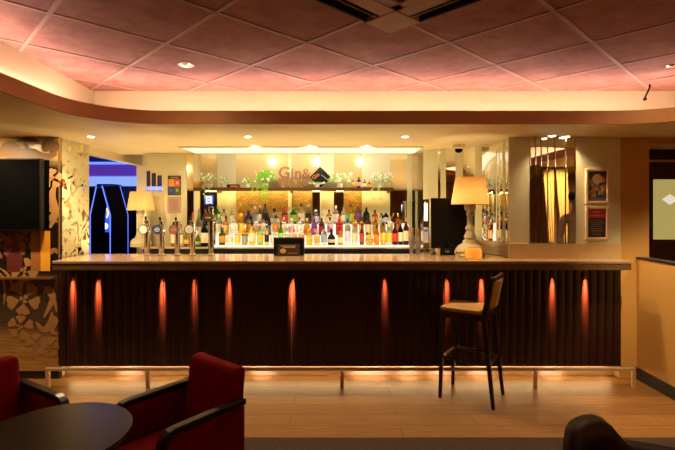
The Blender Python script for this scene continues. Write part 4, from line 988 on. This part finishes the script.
lamp((WX(140, 5.02), 5.04, 1.1305), .82, 'cream baroque table lamp with fabric shade behind the leftmost beer taps')
# amber holder
ch = thing('candle_holder', 'round amber glass candle holder in front of the right lamp', 'candle holder', (WX(473.4, 4.06), 4.06, TOP))
MB().lathe([(0, 0), (.055, 0), (.072, .015), (.076, .05), (.07, .088), (.06, .10), (.052, .10), (.06, .085), (.064, .05), (.06, .02), (0, .012)], (0, 0, 0), 32).build('bowl', M['amberglass'], ch, smooth='auto')
MB().lathe([(0, .012), (.03, .012), (.03, .05), (0, .05)], (0, 0, 0), 16).build('candle', M['paper'], ch)
# till with a brown sign, middle of the bar
Y = 4.36; tl_ = thing('till', 'black till back on the counter in front of the bottles', 'till', (WX(288.7, Y), Y, TOP))
wv = (304 - 273.5) * Y / F / 2; hv = WZ(237.8, Y) - TOP
MB().box(-wv, wv, 0, .10, .0, hv).build('casing', M['black'], tl_, bevel=.008)
MB().box(-wv * .4, wv * .4, .1, .14, 0, .03).build('stand', M['black'], tl_)
sn = thing('counter_sign', 'small brown sign with gold emblem leaning on the black till', 'sign', (WX(288.5, 4.28), 4.28, TOP))
ws = (299.5 - 277.5) * 4.28 / F / 2; hs_ = WZ(244.3, 4.28) - TOP
MB().box(-ws, ws, 0, .012, 0, hs_).build('board', paint((.06, .028, .014)), sn)
o = MB().lathe([(.018, 0), (.026, 0), (.026, .003), (.018, .003)], (0, 0, 0), 24).build('gold_ring', paint((.75, .48, .14)), sn, loc=(-ws * .5, -.001, hs_ * .45)); o.rotation_euler = (PI / 2, 0, 0); o.scale = (1.1, .85, 1)
MB().box(-ws * .5 - .01, -ws * .5 + .01, -.005, 0, hs_ * .45 - .006, hs_ * .45 + .006).build('gold_mark', paint((.75, .48, .14)), sn)
mb = MB()
for k_, (a_, b_, z_) in enumerate([(-.7, .7, .86), (-.5, .55, .74)]):
    x = a_ * ws
    while x < b_ * ws: mb.box(x, x + .007, -.003, 0, hs_ * z_ - .004, hs_ * z_ + .004); x += .0105
mb.build('white_writing', paint((.7, .65, .58)), sn)
mb = MB(); mb.box(-ws * .05, ws * .8, -.003, 0, hs_ * .25 - .003, hs_ * .25 + .003); mb.build('small_writing', paint((.35, .18, .10)), sn)
# till and monitor at the right
Y = 4.53; mo = thing('monitor', 'large black screen back standing on the bar left of the lamp', 'monitor', (WX(449, Y), Y, TOP))
wv = (466.5 - 431) * Y / F / 2; hv = WZ(198, Y) - TOP
MB().box(-wv, wv, 0, .035, .05, hv).build('panel', M['black'], mo, bevel=.005)
MB().box(-.06, .06, .0, .03, .01, .05).build('neck', M['black'], mo); MB().box(-.1, .1, -.04, .08, 0, .01).build('stand', M['black'], mo)
Y = 4.50; ps_ = thing('card_terminal', 'upright silver till screen seen edge on, left of the black monitor', 'till', (WX(426.5, Y), Y, TOP))
MB().prism([(-.035, .0), (.028, 0), (.028, WZ(199, Y) - TOP), (-.012, WZ(199, Y) - TOP), (-.035, .3)], 0, .12, 'y').build('casing', M['chrome'], ps_, bevel=.004)
MB().box(-.024, -.002 + .012, -.004, 0, WZ(221, Y) - TOP, WZ(203, Y) - TOP).build('lit_edge', M['white_glow'], ps_)
MB().box(-.030, .018, -.004, 0, WZ(243, Y) - TOP, WZ(227, Y) - TOP).build('screen', paint((.45, .47, .62)), ps_)
MB().box(-.018, .004, -.006, -.004, WZ(231.5, Y) - TOP, WZ(229.5, Y) - TOP).build('screen_mark', paint((.02, .03, .12)), ps_)
MB().box(-.026, .012, -.006, -.004, WZ(242, Y) - TOP, WZ(240.5, Y) - TOP).build('yellow_bar', paint((.75, .55, .12)), ps_)
Y = 4.36; pr_ = thing('receipt_printer', 'low black receipt printer on the bar in front of the monitor', 'printer', (WX(447.5, Y), Y, TOP))
MB().prism([(-.075, 0), (.075, 0), (.075, .09), (.04, .095), (.03, .06), (-.03, .06), (-.04, .095), (-.075, .09)], 0, .09, 'y').build('casing', M['black'], pr_, bevel=.004)
MB().box(-.02, .02, -.002, 0, .03, .045).build('paper_slot', paint((.25, .18, .12)), pr_)
for px, c, lab, w_ in ((432.6, (.25, .13, .06), 'small glass tumbler with brown drink beside the receipt printer', .034), (437.6, (.78, .66, .44), 'small cream cup left of the receipt printer', .028)):
    Y = 4.36; cp = thing('cup', lab, 'cup', (WX(px, Y) , Y, TOP), 0, 'cups by the printer')
    MB().lathe([(0, 0), (w_ * .8, 0), (w_, .068), (w_ * .88, .068), (w_ * .7, .008), (0, .008)], (0, 0, 0), 20).build('cup_wall', glass((.8, .75, .6)) if c[0] < .5 else paint(c, 'cup_glaze', .3), cp, smooth='auto')
    if c[0] < .5: MB().lathe([(0, .009), (w_ * .68, .009), (w_ * .82, .045), (0, .045)], (0, 0, 0), 20).build('drink', paint(c), cp)
Y = 4.45
for px, ty, c, lab in ((411.5, 228, (.55, .36, .12), 'tall clear tumbler holding gold straws left of the silver till'), (417.6, 229, (.30, .14, .04), 'brown filled tumbler beside the silver till')):
    cp = thing('tumbler', lab, 'glass', (WX(px, Y), Y, TOP), 0, 'tumblers by the till'); h_ = WZ(ty, Y) - TOP
    MB().lathe([(0, 0), (.022, 0), (.027, h_ * .7), (.023, h_ * .7), (.019, .01), (0, .01)], (0, 0, 0), 18).build('glass_wall', glass((.85, .82, .74)), cp, smooth='auto')
    mb = MB()
    for j in range(6): a_ = j * 1.05; mb.tube([(.008 * math.cos(a_), .008 * math.sin(a_), .012), (.019 * math.cos(a_), .019 * math.sin(a_), h_)], .0035, 6)
    mb.build('straw_bundle', paint(c), cp)

# ================================================================== REST OF THE ROOM, seen in the mirrors
def drape(loc, rz, lab):
    r = thing('curtain', lab, 'curtain', loc, rz, 'gold drapes'); mb = MB(); n = 60; R_ = 22; V = []
    for j in range(R_ + 1):
        t = j / R_; z = SOF - .012 - t * 1.8; w = .175 * (1 - .75 * t ** 1.4); row = []
        for i in range(n + 1):
            u = i / n; row.append(mb.b.verts.new((-w / 2 + w * u + .09 * t, .022 * (1 - .35 * t) * math.sin(u * PI * 7), z)))
        V.append(row)
    for j in range(R_):
        for i in range(n): mb.b.faces.new((V[j][i], V[j][i + 1], V[j + 1][i + 1], V[j + 1][i]))
    o = mb.build('drape_cloth', M['curtain'], r, smooth=True, recalc=False); md = o.modifiers.new('solid', 'SOLIDIFY'); md.thickness = .006
    MB().tube([(-.08, 0, SOF - .02), (.08, 0, SOF - .02)], .012, 10).build('rod', M['darkwood'], r)
    return r
drape((3.27, 1.22, 0), math.radians(8), 'gold drape gathered at the foot, left one of the pair in the mirror strips')
drape((3.48, 1.20, 0), math.radians(8), 'gold drape gathered at the foot, right one of the pair in the mirror strips')
for y in (1.3,): spot('curtain_light', (3.25, 1.95, SOF - .03), (3.42, 1.2, 1.6), 110, (1, .68, .28), 75, .6)

# a person standing across the room, seen only in the mirror strips
def person(loc, rz, lab):
    J = [((0, 0, .95), .125, .095), ((0, .01, 1.12), .12, .09), ((0, .01, 1.32), .14, .10), ((0, 0, 1.45), .10, .075), ((0, .01, 1.52), .052, .052), ((0, .025, 1.60), .070, .082), ((0, .03, 1.68), .078, .098), ((0, .02, 1.75), .062, .078)]
    E_ = [(i, i + 1) for i in range(7)]
    def chain(root, pts):
        p = root
        for q in pts: J.append(q); E_.append((p, len(J) - 1)); p = len(J) - 1
    for sx in (-1, 1):
        chain(0, [((sx * .09, 0, .88), .095, .095), ((sx * .10, .01, .50), .062, .062), ((sx * .10, -.01, .28), .055, .058), ((sx * .105, -.02, .08), .04, .042), ((sx * .11, .10, .035), .045, .035)])
        chain(3, [((sx * .18, 0, 1.42), .062, .062), ((sx * .225, -.01, 1.16), .045, .045), ((sx * .21, .08, .95), .033, .035), ((sx * .20, .11, .88), .03, .04)])
        w_ = len(J) - 1
        for f in range(4): chain(w_, [((sx * (.19 + .006 * f), .125 + .014 * (f - 1.5), .84), .0095, .0095), ((sx * .185, .13 + .014 * (f - 1.5), .80 - .006 * (f in (1, 2))), .008, .008)])
        chain(w_, [((sx * .175, .15, .865), .010, .010), ((sx * .165, .16, .83), .009, .009)])
    me = bpy.data.meshes.new('person'); me.from_pydata([j[0] for j in J], E_, []); o = bpy.data.objects.new('person', me); C.objects.link(o)
    sk = o.modifiers.new('skin', 'SKIN'); 
    for v, j in zip(me.skin_vertices[0].data, J): v.radius = (j[1], j[2])
    me.skin_vertices[0].data[0].use_root = True
    sb_ = o.modifiers.new('sub', 'SUBSURF'); sb_.levels = sb_.render_levels = 2
    bpy.context.view_layer.update()
    m2 = bpy.data.meshes.new_from_object(o.evaluated_get(bpy.context.evaluated_depsgraph_get())); o.modifiers.clear(); o.data = m2
    m2.materials.clear()
    for k in ('skin', 'shirt', 'trousers', 'black'): m2.materials.append(M[k])
    for p in m2.polygons:
        c = p.center; p.use_smooth = True
        p.material_index = 0 if c.z > 1.49 or (abs(c.x) > .15 and c.z < .93) else 1 if c.z > .97 else 3 if c.z < .09 else 2
    o.location = loc; o.rotation_euler = (0, 0, rz); tag(o, lab, 'person')
    hb = MB().lathe([(.094, -.02), (.100, .03), (.092, .08), (.06, .115), (0, .13)], (0, 0, 0), 20, sy=1.12).build('hair', M['hair'], o, smooth=True, loc=(0, .008, 1.685)); hb.rotation_euler = (math.radians(14), 0, 0)
    for sx in (-1, 1):
        MB().lathe([(0, -.009), (.009, 0), (0, .009)], (0, 0, 0), 10).build('eye', M['screen'], o, loc=(sx * .03, .118, 1.665))
        MB().lathe([(0, -.03), (.012, -.01), (.014, .015), (0, .03)], (0, 0, 0), 10).build('ear', M['skin'], o, smooth=True, loc=(sx * .088, .02, 1.65))
    MB().hexa([(-.014, .11, 1.62), (.014, .11, 1.62), (.010, .142, 1.622), (-.010, .142, 1.622)], [(-.006, .11, 1.67), (.006, .11, 1.67), (.004, .122, 1.67), (-.004, .122, 1.67)]).build('nose', M['skin'], o, smooth=True)
    MB().box(-.024, .024, .11, .118, 1.592, 1.600).build('mouth', paint((.25, .08, .06), 'lips'), o)
person((3.21, 2.15, 0), 0, 'person in pale shirt and dark trousers standing, reflected in the mirror strips')

# ================================================================== LIGHTS
for px, pw in ((72, .9), (97.5, 1.3), (162, 1.2), (194, .5), (228.5, .6), (292, 1.3), (385, .5), (447, .7), (482, 1.0), (553, .9), (586, 1.2)):
    x = WX(px, 4.08); spot('slat_light', (x, 4.062, 1.012), (x, 4.090, .84), 640 * pw, (1.0, .36, .13), 14, 1.0, .012)
for px in (128, 262, 362, 378, 408, 440, 482, 553):
    x = WX(px, 4.15); spot('plinth_spot', (x, 4.06, .115), (x, 4.16, .01), 1.3, (1.0, .72, .62), 100, .9, .006)
for x in (-2.3, -1.7, -1.1, -.5, .1, .65):
    spot('added_fill_uplight', (x, 4.62, 1.02), (x, 4.66, 2.2), 9.5, (1.0, .77, .42), 160, .9, .03)  # unseen fill lamps added to brighten the soffit and back bar
spot('added_fill_uplight', (-2.45, 5.45, 1.3), (-2.5, 6.0, 2.0), 14, (1.0, .74, .36), 140, .9, .03)  # unseen lamp added to light the far pillar
spot('added_fill_uplight', (1.2, 4.62, 1.11), (1.2, 4.5, 2.2), 6, (1.0, .68, .30), 150, .9, .03)  # one more unseen fill lamp added at the right end
spot('wall_washer_or_added_fill', (2.3, 3.0, CEIL - .02), (2.76, 3.55, .55), 110, GOLD, 58, .8, .03)  # extra lamp added to brighten the low wall
for x, p in ((-2.35, 36), (-3.05, 44)): spot('wall_washer_or_added_fill', (x, 3.62, SOF - .02), (x - .1, 4.1, 1.45), p, GOLD, 125, .8, .03)
# room lights in front of the bar (fittings out of view in the soffit)
for x, y, p in ((-3.2, 2.2, 22), (-3.0, .4, 25), (3.35, 3.5, 40), (3.3, 2.2, 16), (0.2, -2.8, 12), (-2.6, -2.6, 12)):
    spot('room_downlight', (x, y, SOF - .02), (x, y, 0), p, GOLD, 110, .8, .04)
for x, y in ((-1.034, 3.02), (2.3, 3.05)):
    spot('tile_downlight', (x, y, CEIL - .02), (x, y, 0), 6, GOLD, 155, .8, .04)

w = bpy.data.worlds.new('world'); bpy.context.scene.world = w; w.use_nodes = True
w.node_tree.nodes['Background'].inputs['Color'].default_value = (0.02, 0.012, 0.008, 1); w.node_tree.nodes['Background'].inputs['Strength'].default_value = 0.3

# ================================================================== CAMERA
cam = bpy.data.cameras.new('camera'); co = bpy.data.objects.new('camera', cam); C.objects.link(co)
cam.sensor_fit = 'HORIZONTAL'; cam.sensor_width = 36; cam.lens = F / 675 * 36; cam.shift_y = -(225 - HY) / 675; cam.clip_start = .05
co.location = (0, 0, HC); co.rotation_euler = (PI / 2, 0, 0)
sc = bpy.context.scene; sc.camera = co
sc.view_settings.view_transform = 'Standard'; sc.view_settings.look = 'None'; sc.view_settings.gamma = 1; sc.view_settings.exposure = 0.9
sc.view_settings.use_curve_mapping = False
sc.cycles.caustics_refractive = False; sc.cycles.caustics_reflective = False
sc.cycles.use_denoising = True; sc.cycles.sample_clamp_indirect = 6
